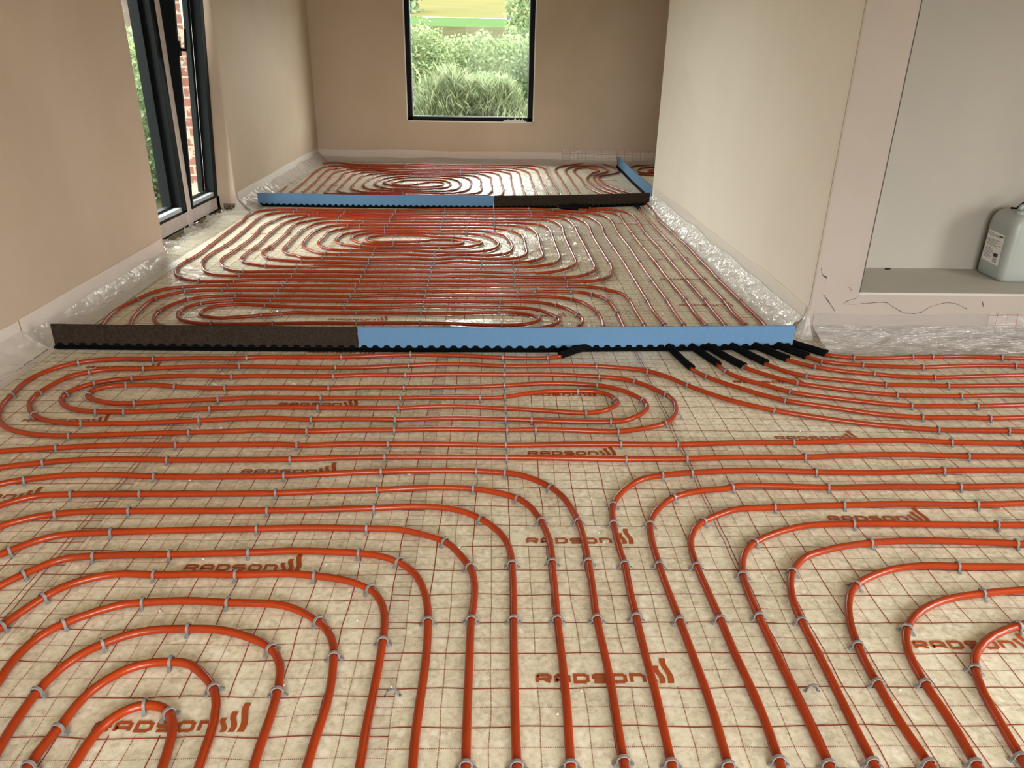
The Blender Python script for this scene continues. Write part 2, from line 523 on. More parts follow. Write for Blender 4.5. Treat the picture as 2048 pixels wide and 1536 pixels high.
def brick_mat():
    m, nt, out = mat('brick_reveal')
    tc = N(nt, 'ShaderNodeTexCoord')
    mp = N(nt, 'ShaderNodeMapping')
    mp.inputs['Rotation'].default_value = (R(90), 0, 0)
    s = N(nt, 'ShaderNodeSeparateXYZ')
    nt.links.new(tc.outputs['Object'], s.inputs[0])
    c = N(nt, 'ShaderNodeCombineXYZ')
    nt.links.new(math_node(nt, 'ADD', s.outputs['X'], s.outputs['Y']), c.inputs['X'])
    nt.links.new(s.outputs['Z'], c.inputs['Y'])
    br = N(nt, 'ShaderNodeTexBrick', ins={'Scale': 1.0, 'Mortar Size': 0.008, 'Brick Width': 0.225, 'Row Height': 0.075,
                                          'Color1': (0.13, 0.045, 0.034, 1), 'Color2': (0.17, 0.065, 0.048, 1), 'Mortar': (0.25, 0.215, 0.165, 1)})
    nt.links.new(c.outputs[0], br.inputs['Vector'])
    n = N(nt, 'ShaderNodeTexNoise', ins={'Scale': 11.0, 'Detail': 3.0})
    nt.links.new(tc.outputs['Object'], n.inputs['Vector'])
    r = N(nt, 'ShaderNodeValToRGB')
    r.color_ramp.elements[0].position = 0.56
    r.color_ramp.elements[1].position = 0.60
    nt.links.new(n.outputs['Fac'], r.inputs[0])
    mx = N(nt, 'ShaderNodeMix', data_type='RGBA')
    nt.links.new(r.outputs[0], mx.inputs['Factor'])
    nt.links.new(br.outputs['Color'], mx.inputs['A'])
    mx.inputs['B'].default_value = (0.27, 0.23, 0.18, 1)
    p = N(nt, 'ShaderNodeBsdfPrincipled', ins={'Roughness': 0.9})
    nt.links.new(mx.outputs['Result'], p.inputs['Base Color'])
    nt.links.new(p.outputs[0], out.inputs[0])
    return m


M['brick'] = brick_mat()
PIPES = {
'A': "2071,1283 1968,1287 1881,1292c 1627,1297c 1414,1335 1273,1376 1079,1452c 922,1553 801,1679c 743,1761 663,1833c 556,1866 446,1883c 276,1884 52,1876c -163,1896 -364,1876c -523,1852 -670,1844c -1031,1849 -1076,1848c -1275,1841 -1460,1817c -1585,1810 -1669,1777c -1726,1721 -1751,1622 -1756,1561c -1749,1497 -1718,1435 -1665,1370c -1598,1331 -1527,1309 -1456,1305c -1254,1313 -1058,1336c -833,1359 -660,1350c -524,1357 -356,1354c -163,1368 47,1363c 144,1357c 287,1345 430,1345c 481,1353 528,1384 574,1432 596,1489 590,1531c 562,1580 514,1634 425,1679c 203,1692 44,1668c -180,1650 -356,1642c -519,1640 -655,1630c -891,1633 -1059,1624c -1167,1625 -1261,1635c -1367,1652 -1455,1645c -1506,1640 -1546,1619 -1568,1584 -1561,1541c -1505,1501 -1430,1476 -1349,1478c -1228,1499 -1053,1518c -936,1532 -801,1534 -663,1533c -502,1539 -359,1542c -229,1550 -51,1550c 45,1558c 113,1586 227,1615 339,1621c 420,1614 461,1585 484,1532c 486,1506 462,1474 413,1433 347,1419c 188,1439 48,1455c -169,1471 -355,1453c -488,1450 -658,1451c -893,1450 -1054,1436c -1196,1419 -1354,1404c -1454,1403c -1525,1414 -1595,1449 -1636,1498 -1650,1550c -1635,1610 -1594,1659c -1533,1696 -1462,1712c -1268,1745 -1074,1738c -1001,1747 -827,1749 -660,1752c -539,1767 -365,1770c -187,1781 46,1783c 268,1785 444,1768c 532,1750 589,1718c 649,1650 691,1589c 708,1536 701,1459 676,1392 629,1332c 538,1292 446,1268c 280,1277 155,1281c 50,1277c -158,1281 -348,1272c -508,1267 -654,1257c -855,1263 -886,1257 -1061,1244c -1266,1228 -1454,1213c -1550,1217 -1634,1237 -1709,1274 -1766,1329 -1802,1386 -1836,1470 -1846,1540c -1868,1683 -1839,1794 -1765,1878c -1637,1921 -1466,1925c -1282,1941 -1079,1945c -1063,1954 -881,1963 -668,1968c -512,1987 -367,2004c -137,1997 43,1974c 237,1973c 302,1999 398,2082 536,2163 600,2200 650,2360 651,2399 653,2619c 653,2631c 645,2749 631,2835c 599,2910 557,2948c 508,2993 440,3004c 333,3007 233,2997c 133,2993c 24,2989 -233,2989 -386,2990c -580,2980 -780,2969c -1002,2972 -1208,2971c -1381,2964 -1516,2959c -1607,2956 -1716,2926c -1778,2865 -1821,2782c -1826,2691 -1813,2577c -1794,2458 -1758,2336c -1770,2250 -1700,2200 -1600,2190 -1000,2200 -300,2210 200,2220 310,2245 345,2300 415,2382 427,2408c 450,2460 455,2536 438,2580c 397,2681 340,2739c 262,2791 150,2806 32,2796c -223,2793 -379,2788c -591,2775 -787,2780c -959,2778 -1196,2776c -1325,2780 -1402,2778c -1415,2771 -1496,2744 -1554,2712c -1598,2652 -1603,2561c -1579,2486 -1529,2434 -1460,2400 -1384,2392c -1340,2390 -1208,2394 -1086,2401c -945,2412 -812,2416 -679,2417c -543,2426 -367,2432c -204,2429 -66,2414 39,2412c 121,2417 180,2442 223,2480 239,2513c 226,2540 179,2588 91,2620 26,2618c -70,2609 -177,2596 -375,2590c -565,2588 -708,2583c -914,2574 -1020,2579 -1087,2557c -1180,2530c -1274,2500 -1369,2479 -1427,2495 -1484,2532c -1497,2587 -1479,2644 -1440,2686 -1389,2692 -1339,2707 -1201,2688c -1007,2671 -786,2667c -649,2673 -506,2687 -374,2701c -182,2704 -72,2702 30,2705c 147,2697 236,2664 293,2598 331,2532c 336,2478 302,2425 231,2372 136,2354 45,2349 -65,2353 -350,2325 -1000,2312 -1350,2305 -1544,2320 -1598,2341c -1648,2390 -1694,2471 -1707,2525 -1712,2569c -1695,2684 -1648,2779c -1564,2835 -1443,2858 -1411,2863c -1313,2862 -1200,2866c -1017,2873 -788,2868c -607,2894 -382,2891c -191,2909 1,2913 131,2913c 268,2905 381,2883 436,2853c 487,2799 527,2697 546,2617c 555,2495 546,2396c 540,2310 500,2230 420,2190 300,2180 -500,2165 -1300,2160 -1750,2165 -1860,2190 -1885,2270 -1895,2352c -1922,2475 -1936,2607 -1924,2688 -1911,2773c -1885,2900 -1841,2974 -1761,3018c -1637,3043 -1518,3055c -1371,3060 -1208,3067c -985,3075 -796,3078c -594,3086 -384,3101c -200,3112 120,3107c 280,3109 430,3115c 560,3106 643,3071c 691,3013 714,3006 751,2853c 754,2662 758,2437c 758,2279 807,2144 861,1853 904,1772c 1010,1657 1153,1543c 1317,1481 1458,1427 1621,1399c 1772,1401 1880,1396c 2026,1404 2160,1409",
'B': "2245,1527 2102,1519 1894,1502c 1774,1501 1631,1501c 1405,1554 1204,1625c 1114,1702 1065,1737 1001,1828c 988,1896 910,2159 863,2281 862,2440c 850,2629 851,2846c 853,3234c 854,3691c 847,4125c 841,4550c 861,4802 844,5016c 788,5213 699,5311c 654,5354 510,5390 314,5399c -3,5386c -424,5372c -551,5338 -841,5318c -1072,5311 -1261,5282c -1469,5274 -1687,5259c -1778,5246 -1846,5182c -1894,5091 -1898,4894c -1869,4452c -1854,4026c -1870,3791 -1855,3611c -1811,3476 -1743,3341c -1658,3275 -1600,3262 -1515,3258c -1391,3263 -1210,3271c -988,3280 -797,3280c -619,3280 -387,3289c -84,3317 126,3299c 290,3294 428,3299c 501,3318 585,3393c 628,3467 649,3552 650,3682c 647,4083c 638,4515c 640,4775c 622,4988c 621,5002 574,5126c 425,5174 309,5181c 0,5160c -418,5147c -843,5104c -1038,5096 -1264,5104c -1523,5078c -1578,4984c -1625,4885 -1657,4750c -1656,4430c -1637,4006c -1647,3839 -1636,3692c -1626,3639 -1590,3579c -1503,3532 -1423,3492c -1227,3476c -1005,3512 -799,3496c -533,3508 -394,3506c -231,3530 -82,3528c 120,3532c 247,3551 380,3625c 427,3716 443,3837c 439,4063c 436,4503c 421,4749c 367,4855c 200,4920 1,4921c -211,4921c -417,4908c -626,4908 -836,4903c -1042,4873c -1252,4868c -1325,4855 -1390,4806c -1439,4649 -1450,4537c -1450,4442c -1447,4238c -1437,4007c -1427,3908 -1374,3815c -1282,3754 -1271,3727 -1119,3707c -999,3704 -814,3691c -510,3718 -392,3705c -242,3749 -83,3738c 75,3740 162,3777c 210,3845 227,3932 222,4041c 222,4241c 207,4466c 138,4614c 75,4665 4,4686c -74,4714 -212,4705c -416,4693c -604,4682 -846,4677c -1038,4660c -1124,4643 -1185,4577c -1216,4527 -1242,4454c -1239,4249c -1245,4184 -1231,4100 -1177,4000c -1126,3959 -1066,3936 -974,3927c -903,3930 -814,3929c -532,3943 -399,3920c -189,3927 -64,3957c 7,4040 34,4156c 17,4247c -19,4361 -75,4439c -148,4481 -210,4490c -482,4486 -509,4491c -689,4498 -821,4490c -939,4459 -1005,4397 -1036,4293c -997,4208 -925,4137c -837,4116 -712,4117c -508,4117c -453,4130 -294,4139c -246,4147 -219,4207c -256,4259 -306,4278c -464,4270 -464,4252 -556,4216c -716,4201c -823,4185 -909,4234 -922,4306c -852,4383 -725,4413c -527,4413 -409,4362c -300,4357c -193,4318 -97,4241c -89,4181c -162,4093 -280,4056 -383,4031c -445,4027 -541,4033 -815,4015c -922,4033c -997,4070 -1071,4108c -1125,4190 -1137,4266c -1121,4402 -1077,4463c -979,4553 -832,4574c -595,4588 -412,4594c -209,4606c -72,4582 4,4533c 78,4436 116,4253c 129,4067c 105,3926 53,3866c -62,3831 -186,3844c -292,3849 -398,3815c -613,3833 -810,3824c -1026,3813c -1123,3821c -1215,3880 -1318,4023c -1344,4136c -1356,4309 -1352,4447c -1340,4531c -1290,4683c -1221,4738 -1145,4756c -1050,4762c -838,4775c -418,4801c -183,4816 4,4822c 142,4810 251,4739c 303,4641 326,4473c 325,4036c 329,3822c 302,3747 273,3713c 208,3670 123,3649c -75,3631c -237,3650 -384,3608c -587,3608 -801,3589c -1022,3597 -1230,3613c -1336,3635 -1470,3691c -1538,3807 -1554,3902 -1540,4001c -1542,4436c -1548,4519c -1555,4756 -1496,4866c -1403,4968 -1266,5013c -1022,4993 -849,5004c -422,5032c 1,5040c 206,5053c 317,5066 424,5059c 481,4993 514,4913 540,4756c 529,4532c 533,4088c 539,3767c 536,3650 488,3545c 384,3439 296,3403 127,3399c -85,3411 -386,3399c -633,3388 -793,3381c -1008,3380 -1212,3371c -1378,3364 -1519,3351c -1590,3379 -1660,3441c -1726,3548 -1752,3651 -1751,3722c -1745,3991c -1746,4243 -1757,4424c -1784,4665 -1762,4836c -1738,4987 -1700,5075c -1610,5139 -1471,5172c -1257,5187c -1055,5200 -847,5206c -433,5264c -3,5278c 318,5294c 502,5277 642,5203c 731,5014c 755,4782c 744,4521c 748,4099c 756,3687c 758,3556 740,3448c 719,3350 678,3294c 573,3222 439,3209c 285,3203 126,3204c -81,3204 -385,3192c -606,3183 -790,3176c -1008,3182 -1212,3181c -1365,3175 -1511,3147c -1591,3137 -1711,3139c -1777,3158 -1843,3207c -1903,3280 -1934,3380c -1950,3421 -1959,3520 -1951,3606c -1945,3787 -1957,4020c -1967,4209 -1980,4470c -1991,4678 -1996,4888c -2019,5025 -2019,5155c -1974,5294 -1897,5345c -1811,5373 -1691,5382c -1491,5374 -1280,5389c -1085,5394 -851,5404c -432,5482c -9,5528c 306,5551c 518,5501c 663,5454 744,5407c 837,5382 897,5316c 946,5223 968,5052c 954,4557c 963,4131c 959,3696c 959,3262c 964,2870c 959,2632 961,2443c 961,2263 998,2129 1093,1887c 1152,1815 1267,1715c 1394,1664 1523,1624 1628,1602c 1770,1596 1885,1595c 2069,1609 2160,1607 2301,1606",
'C': "3025,2029 2436,2020 2323,2024c 2177,2039 2005,2028c 1908,2024c 1800,2009 1634,2009c 1534,2039 1457,2127 1412,2185 1361,2294 1378,2455 1376,2864c 1376,3084 1374,3303c 1384,3516 1382,3735c 1393,4206c 1386,4416 1387,4655c 1377,5064c 1398,5359 1412,5630c 1407,5817 1415,6150 1382,6430 1326,6559c 1289,6655c 1251,6794 1193,7001c 1169,7290 1189,7579c 1332,7744 1469,7967 1474,8416 1380,8664 1180,8684 1010,8603 835,8434 739,8164c 722,7837c 733,7413c 735,6895c 740,6395c 740,6180 720,6080 685,6050 650,6080 630,6180 632,6386c 619,6863c 615,7401c 608,7851c 612,8150c 539,8383 440,8449 289,8444 37,8433c -183,8397 -627,8370c -1041,8383 -1093,8353c -1514,8318c -1761,8319 -1912,8421c -2052,8423 -2162,8215 -2133,7696c -2116,7205c -2095,6743c -2070,6250 -2080,6000 -2030,5880 -1930,5830 -1500,5840 -800,5860 0,5880 300,5900 390,5980 420,6150 413,6349c 405,6844c 400,7357c 391,7829c 266,8141c 129,8211 -175,8189c -633,8100 -892,8099 -1079,8090c -1397,8044 -1669,8014 -1758,8089 -1851,7950c -1904,7880 -1924,7692c -1889,7135c -1861,6681c -1846,6235c -1860,6100 -1810,6000 -1700,5980 -1200,5990 -500,6010 0,6020 130,6070 190,6200 193,6331c 185,6845c 182,7359c 178,7703c 73,7902c -62,7968 -396,7890c -623,7844c -867,7829 -1179,7744 -1367,7840 -1489,7817 -1589,7764c -1676,7641 -1689,7439c -1663,7157c -1653,6700c -1641,6422c -1636,6234 -1645,6220 -1600,6170 -1450,6160 -1000,6170 -400,6190 -50,6220 -65,6280 -25,6445c -27,6805c -35,7063c -40,7361c -95,7550 -176,7667c -386,7661c -608,7623c -848,7624 -1149,7568c -1377,7520c -1452,7366 -1458,7154c -1446,6698c -1427,6499 -1335,6345c -1245,6285 -1089,6269c -890,6297c -638,6307 -469,6276c -391,6327 -326,6393c -262,6561 -244,6786c -245,7043c -278,7244 -339,7370c -489,7423 -717,7448 -831,7437 -940,7417c -1162,7261c -1220,7154 -1240,7039c -1239,6800c -1192,6680 -1141,6595c -1041,6513 -938,6522c -845,6518 -729,6528c -595,6564 -515,6618c -470,6724 -457,6850c -476,7000 -568,7125 -699,7135c -908,7115 -971,7064c -1036,6991 -1068,6901c -1039,6798 -897,6756c -802,6861c -699,6979c -628,7008 -551,6971 -533,6899c -547,6800 -618,6698c -792,6654c -965,6668 -1072,6753 -1160,6893c -1140,7071 -1067,7191c -921,7299c -710,7319c -479,7248c -405,7140 -355,6924c -352,6776c -378,6570 -431,6480c -564,6399c -797,6418 -996,6401c -1213,6440c -1322,6628c -1352,6790 -1350,7028c -1327,7236 -1269,7408c -1087,7524 -840,7535 -602,7524c -385,7546c -229,7487c -162,7302 -143,7053c -139,6795c -128,6533c -156,6377 -222,6278c -446,6198 -806,6147 -879,6198c -1169,6189 -1354,6203 -1457,6238c -1528,6336 -1554,6688c -1569,7166c -1571,7451c -1536,7579 -1487,7650c -1254,7710 -859,7736 -615,7725c -399,7784c -49,7783c 35,7663 60,7516 69,7325c 79,6857c 93,6552 78,6322c 60,6200 -20,6120 -400,6100 -1000,6080 -1600,6070 -1720,6100 -1750,6200 -1738,6244c -1763,6732c -1785,7191c -1803,7627c -1711,7873c -1583,7941 -1262,7905 -1061,7927c -993,7923 -624,7973c -176,8038 36,8061 145,8017c 231,7945 276,7817c 287,7346c 287,6812c 297,6340c 295,6150 250,5990 100,5930 -500,5920 -1200,5900 -1800,5890 -1930,5930 -1970,6100 -1965,6262c -1976,6733c -2002,7170 -2020,7430c -2033,7733c -2024,8031 -1956,8140c -1771,8161 -1515,8172c -1317,8177 -1084,8203c -1023,8210 -630,8230c -177,8280c 130,8297 400,8240c 479,8108 503,7974c 508,7391c 512,6853c 523,6358c 520,6120 545,6010 610,5970 740,5970 820,6010 850,6120 845,6404c 842,6926c 844,7424c 835,7849c 850,8065c 946,8358 1117,8483 1297,8455 1354,8063 1274,7868 1140,7624c 1106,7378 1120,6994c 1160,6765 1207,6608c 1269,6401c 1300,6100 1270,5800 1301,5757 1294,5557c 1292,5115c 1287,4612c 1292,4180c 1282,3720c 1280,3287c 1284,2871c 1271,2624 1278,2452c 1285,2250 1342,2137 1428,2006 1471,1964c 1541,1936 1635,1921c 1750,1907 1893,1902c 2143,1927 2321,1927c 2373,1925 2526,1923",
'D': "2862,1832 2304,1822 2101,1806 1882,1786c 1755,1793 1638,1820c 1521,1846 1414,1897c 1327,1968 1256,2090 1187,2207 1159,2318 1170,2449c 1173,2639 1177,2877c 1174,3283c 1175,3711c 1178,4142c 1171,4618c 1191,5094c 1192,5269 1172,5396c 1122,5496 1061,5556c 928,5589c 857,5607c 780,5635 700,5660 660,5720 720,5790 1000,5900 1140,6080 1190,6250 1202,6377 1140,6524 1082,6718c 1045,6987c 1025,7230 1042,7467c 1142,7828 1253,8053 1154,8323 1022,8251 945,8020c 960,7435c 961,6936c 1007,6591 1062,6366 1030,6150 950,5980 750,5880 600,5780 560,5680 620,5600 700,5580 782,5536 814,5522c 917,5498c 1003,5425 1048,5366c 1076,5276c 1068,5058c 1063,4575c 1062,4136c 1068,3701c 1065,3266c 1071,2873c 1064,2617 1072,2430c 1059,2265 1109,2144 1204,1929 1256,1849 1335,1791c 1489,1745 1631,1708c 1769,1703 1892,1698c 2230,1712 2379,1717",
'r9': "-1799,1071 -1624,1101 -1453,1127c -1277,1147 -1066,1151c -689,1158 -659,1153c -490,1164 -356,1166c -152,1168 46,1163c 271,1171 444,1173c 641,1173c 868,1190 1054,1193c 1305,1210 1484,1214 1622,1201c 1875,1194c 2236,1183",
'r10': "-1698,922 -1561,995 -1444,1028c -1344,1047 -1210,1053 -1056,1050c -867,1052 -663,1058c -473,1072 -354,1077c -146,1079 48,1079c 262,1074 445,1069c 649,1074c 836,1087 1053,1089c 1257,1106 1430,1111 1621,1100c 1822,1099 2161,1090",
'r11': "-1591,783 -1502,898 -1442,923c -1338,949 -1187,955 -1053,945c -833,946 -656,953c -543,964 -355,982c -187,989 -52,988c 41,978c 93,963 145,927 183,889c 214,841 234,775 249,702c 255,626 256,517c 255,425 251,300c 255,181 256,80 254,-10 253,-88c 253,-157",
'r12': "-1500,647 -1432,781 -1405,803 -1358,831 -1255,841c -1054,843c -842,846 -654,851c -521,862 -352,871c -201,886 -59,882c -4,867 78,828c 114,782 142,705c 157,633 162,562 160,514c 159,408 157,298c 158,182 157,43 153,-59 152,-98c 148,-164",
'r13': "-1440,557 -1368,674 -1328,705 -1298,723 -1247,736c -1172,749 -1045,752c -851,754 -653,757c -500,763 -347,772c -233,781 -129,774 -65,745 -28,715c 13,666 40,612 51,561 54,505c 55,397 53,296c 51,161 50,44 50,-59 51,-98c 50,-161",
'r14': "-1352,425 -1292,549 -1275,561c -1246,595 -1190,631 -1048,647c -893,656 -657,665c -519,671 -352,668c -261,665 -200,645 -127,609c -98,573 -76,534 -54,495c -43,441 -41,371 -47,296c -47,161 -47,44 -46,-58 -45,-97c -44,-160",
'r15': "-1274,309 -1216,421 -1201,443 -1185,463c -1155,499 -1117,529 -1042,541c -849,548c -647,556c -532,564 -356,555c -302,545 -243,519c -202,478 -170,413 -155,355 -148,291c -143,183 -144,101 -146,9 -146,-57 -144,-101 -143,-154",
'r16': "-1157,132 -1127,273c -1113,316 -1087,376c -1058,418 -1005,451 -942,468 -854,463c -746,467 -650,464c -515,469 -449,460c -378,446 -328,427 -298,408c -275,376 -256,330 -248,282 -245,226c -244,162 -244,82 -245,-7 -243,-88 -242,-153",
'r17': "-999,-77 -1030,56 -1032,116 -1038,156 -1035,198 -1022,246 -990,287c -929,331 -874,355 -838,358c -743,366 -636,358c -535,355 -484,344 -457,330 -404,294c -371,254 -351,213 -346,179c -338,122 -334,46 -339,-24 -341,-97 -343,-146",
'r18': "-934,-149 -925,-114 -933,-50 -937,3 -938,81c -927,139 -905,185 -870,221c -813,255 -754,268 -696,268c -641,268 -570,250 -514,223 -487,205c -459,162 -448,122 -443,81c -440,11 -441,-81 -435,-151",
'r19': "-853,-157 -854,-95c -852,-37 -843,-8c -839,55 -820,104 -781,147 -734,165 -695,167c -657,163 -614,130 -577,91c -557,47 -546,-6 -543,-55 -540,-98 -537,-151",
'r20': "-773,-149 -772,-97 -772,-50 -766,-8 -751,19 -729,44 -700,51c -674,48 -643,29c -623,-5 -613,-55 -607,-98 -602,-145",
'q1': "2102,1015 1762,1009 1481,1004c 1250,988 1052,991c 880,999 809,998 644,983c 544,966c 475,942 422,895 382,838 360,791c 352,746 348,692c 348,613 347,573 351,505c 347,408 346,305c 345,203 347,99 345,-11 343,-95c 340,-157",
'q2': "2022,914 1697,911 1477,903c 1254,903 1053,895c 893,903 759,902 746,891c 638,872 551,835c 501,784 471,739 452,689c 443,614 442,573 441,502c 443,408 448,293c 452,181 455,79 454,-11 450,-99c 447,-158",
'q3': "1945,818 1629,810 1468,799c 1249,804 1058,795c 845,782c 720,770 669,744 609,707c 575,668 551,614 543,573 540,499c 542,414 546,297c 548,181 554,79 554,-12 550,-90c 546,-159",
'q4': "1849,697 1552,695 1463,693c 1277,696 1046,697c 922,691 844,669 777,638 726,605c 691,569 669,524 650,462c 643,381 642,305c 642,138 643,19 642,-99c 639,-159",
'q5': "1772,600 1490,601 1461,604c 1312,613 1152,615 1053,606c 960,586 891,563 845,543 808,506 784,476c 759,419 744,355 739,290c 737,180 733,59 730,-23 729,-95c 725,-160",
'q6': "1687,493 1424,500 1241,501c 1175,506 1073,494 1003,468 930,425c 891,376 865,319 847,261 839,211c 830,150 831,99c 828,8 835,-98c 838,-161",
'q7': "1620,408 1362,406 1239,392c 1136,371 1066,340 1015,304 980,266c 949,206 938,150 933,99c 934,40 932,-31 925,-100c 922,-161",
'q8': "1498,301 1281,284 1252,275c 1187,251 1128,214 1087,175 1067,139c 1048,85 1038,28 1029,-31 1022,-87c 1013,-156",
'X1': "2287,8717 2038,8658 1816,8603 1708,8442 1637,8204 1622,7930 1703,7792 1856,7735 2066,7716",
'X2': "2226,8440 1878,8413 1772,8264 1724,8102 1739,7953 1891,7915 2113,7927",
'X3': "2193,8292 1898,8187 1841,8087 1869,8036 2137,8037",
}

# ------------------------------------------------------------------ the room
def WL(y):                       # room face of the left wall drifts slightly
    return -2.055 - 0.0200 * y


YB = 8.74                        # room face of the back wall
ZC = 2.5
T = 0.32

b = MB(); b.box(-2.6, 4.7, -3.1, YB + 0.1, -0.16, 0.0)
tag(b.build('floor', M['floor']), kind='structure')
b = MB(); b.box(-2.7, 4.9, -3.2, YB + 0.3, ZC, ZC + 0.15)
tag(b.build('ceiling', M['ceiling']), kind='structure')

# left wall: near piece, far piece, lintel (window opening Y 3.70 - 5.27)
WN, WF = 3.70, 5.27
b = MB()
b.prism([(WL(-3.1) - T, -3.1), (WL(-3.1), -3.1), (WL(WN), WN), (WL(WN) - 0.30, WN)], 0, ZC)
tag(b.build('wall_left', M['plaster'], bevel=0.006), kind='structure')
b = MB()
b.prism([(WL(WF) - 0.16, WF), (WL(WF), WF), (WL(YB + .02), YB + .02), (WL(YB) - 0.16, YB + .02)], 0, ZC)
tag(b.build('wall_left_far', M['plaster'], bevel=0.012), kind='structure')
b = MB()
b.prism([(WL(WN) - 0.30, WN), (WL(WN), WN), (WL(WF), WF), (WL(WF) - 0.30, WF)], 2.28, ZC)
tag(b.build('wall_left_lintel', M['plaster']), kind='structure')
# back wall around its window
BX0, BX1, BZ0, BZ1 = -1.10, 0.485, 0.487, 2.15
b = MB()
b.box(-2.45, BX0, YB, YB + 0.22, 0, ZC)
b.box(BX1, 3.2, YB, YB + 0.22, 0, ZC)
b.box(BX0, BX1, YB, YB + 0.22, 0, BZ0)
b.box(BX0, BX1, YB, YB + 0.22, BZ1, ZC)
tag(b.build('wall_back', M['plaster']), kind='structure')
# projecting block on the right: side face, and the front with its niche
NX0, NX1, NZ0, NZ1, NY = 1.765, 3.95, 0.225, 2.30, 2.80
BF = 2.33
b = MB()
b.prism([(1.535, BF + .004), (1.60, BF + .004), (1.70, 6.10), (1.505, 6.10)], 0, ZC)
tag(b.build('wall_right', M['plaster_lit'], bevel=0.006), kind='structure')
b = MB()
b.box(1.5365, NX0, BF, NY + 0.1, 0, ZC)
b.box(NX0, NX1, BF, NY + 0.1, 0, NZ0 - 0.012)
b.box(NX0, NX1, BF, NY + 0.1, NZ1, ZC)
b.box(NX1, 4.6, BF, NY + 0.1, 0, ZC)
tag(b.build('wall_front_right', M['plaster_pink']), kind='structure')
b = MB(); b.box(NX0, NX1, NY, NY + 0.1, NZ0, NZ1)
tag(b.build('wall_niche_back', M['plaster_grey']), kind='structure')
b = MB(); b.box(NX0, NX1, BF + 0.001, NY, NZ0 - 0.012, NZ0)
tag(b.build('trim_1', M['niche_ledge']), kind='structure')
b = MB(); b.box(1.70, 3.2, 6.0, 6.10, 0, ZC); b.box(3.1, 3.2, 6.10, YB, 0, ZC)
tag(b.build('wall_right_far', M['plaster']), kind='structure')
# corner bead line where the side face meets the front
b = MB(); b.box(1.531, 1.5385, BF - 0.0015, BF + 0.004, 0.10, ZC)
tag(b.build('trim_2', pmat('corner_bead', (0.30, 0.25, 0.2), 0.7)), kind='structure')
b = MB(); b.box(NX0 - .0035, NX0 + 0.001, BF - 0.0012, BF + 0.004, NZ0, ZC)
tag(b.build('trim_3', M['scuff']), kind='structure')
# walls outside the picture, with the openings that let the daylight in
b = MB()
b.box(4.6, 4.85, .5, 2.9, 0, ZC); b.box(4.6, 4.85, -3.1, -1.3, 0, ZC)
b.box(4.6, 4.85, -1.3, .5, 0, 0.4); b.box(4.6, 4.85, -1.3, .5, 2.0, ZC)
tag(b.build('wall_right_near', M['plaster']), kind='structure')
b = MB()
b.box(-2.3, -.8, -3.3, -3.1, 0, ZC); b.box(1.8, 4.85, -3.3, -3.1, 0, ZC); b.box(-.8, 1.8, -3.3, -3.1, 2.0, ZC)
tag(b.build('wall_near', M['plaster']), kind='structure')

# scuffs and pencil marks on the front face under the niche
SC_L = [[(1.553, 0.345), (1.566, 0.308), (1.59, 0.296)], [(1.59, 0.296), (1.584, 0.263), (1.586, 0.227)],
        [(1.588, 0.213), (1.624, 0.174), (1.661, 0.13)], [(1.765, 0.215), (1.751, 0.193), (1.719, 0.186), (1.687, 0.167), (1.763, 0.165)],
        [(1.782, 0.169), (1.905, 0.179), (1.936, 0.157)],
        [(1.936, 0.157), (2.003, 0.123), (2.057, 0.12), (2.088, 0.127), (2.121, 0.155), (2.188, 0.178), (2.241, 0.177), (2.309, 0.147)],
        [(2.375, 0.184), (2.389, 0.158)], [(1.703, 0.251), (1.726, 0.232)]]
WD = [0.011, 0.006, 0.008, 0.004, 0.004, 0.0038, 0.014, 0.007]
for L, w in zip(SC_L, WD):
    pts = []
    for i in range(len(L) - 1):
        for k in range(6):
            t = k / 6
            pts.append((L[i][0] + (L[i + 1][0] - L[i][0]) * t, L[i][1] + (L[i + 1][1] - L[i][1]) * t))
    pts.append(L[-1])
    # round the corners
    for _ in range(3):
        pts = [pts[0]] + [((pts[i - 1][0] + 2 * pts[i][0] + pts[i + 1][0]) / 4, (pts[i - 1][1] + 2 * pts[i][1] + pts[i + 1][1]) / 4) for i in range(1, len(pts) - 1)] + [pts[-1]]
    rows = []
    for i, (x, z) in enumerate(pts):
        ww = w * (0.35 + 0.65 * abs(noise.noise(Vector((x * 30, z * 30, 3)))) * 2)
        rows.append([(x, BF - 0.0012, z - ww / 2), (x, BF - 0.0012, z + ww / 2)])
    b = MB(); b.grid(rows)
    tag(b.build('wall_scuff', M['scuff']), kind='structure')

# ------------------------------------------------------------------ back window
w2 = tag(empty('window_2', ((BX0 + BX1) / 2, YB, BZ0)), kind='structure')
def wbox(parent, name, mt, boxes, bevel=0.0):
    ox, oy, oz = parent.location
    q = MB()
    for x0, x1, y0, y1, z0, z1 in boxes: q.box(x0 - ox, x1 - ox, y0 - oy, y1 - oy, z0 - oz, z1 - oz)
    return q.build(name, mt, parent, bevel=bevel)
e0 = 0.013
wbox(w2, 'plaster_bead', M['bead_white'], [(BX0, BX0 + e0, YB - .004, YB + .12, BZ0, BZ1), (BX1 - e0, BX1, YB - .004, YB + .12, BZ0, BZ1), (BX0, BX1, YB - .004, YB + .12, BZ0, BZ0 + e0), (BX0, BX1, YB - .004, YB + .12, BZ1 - e0, BZ1)])
fx0, fx1, fz0, fz1 = BX0 + e0, BX1 - e0, BZ0 + e0, BZ1 - e0
fw = 0.058
wbox(w2, 'window_frame', M['frame_black'], [(fx0, fx0 + fw, YB + .02, YB + .10, fz0, fz1), (fx1 - fw, fx1, YB + .02, YB + .10, fz0, fz1), (fx0, fx1, YB + .02, YB + .10, fz0, fz0 + fw - .012), (fx0, fx1, YB + .02, YB + .10, fz1 - fw, fz1)], 0.003)
g0 = 0.010
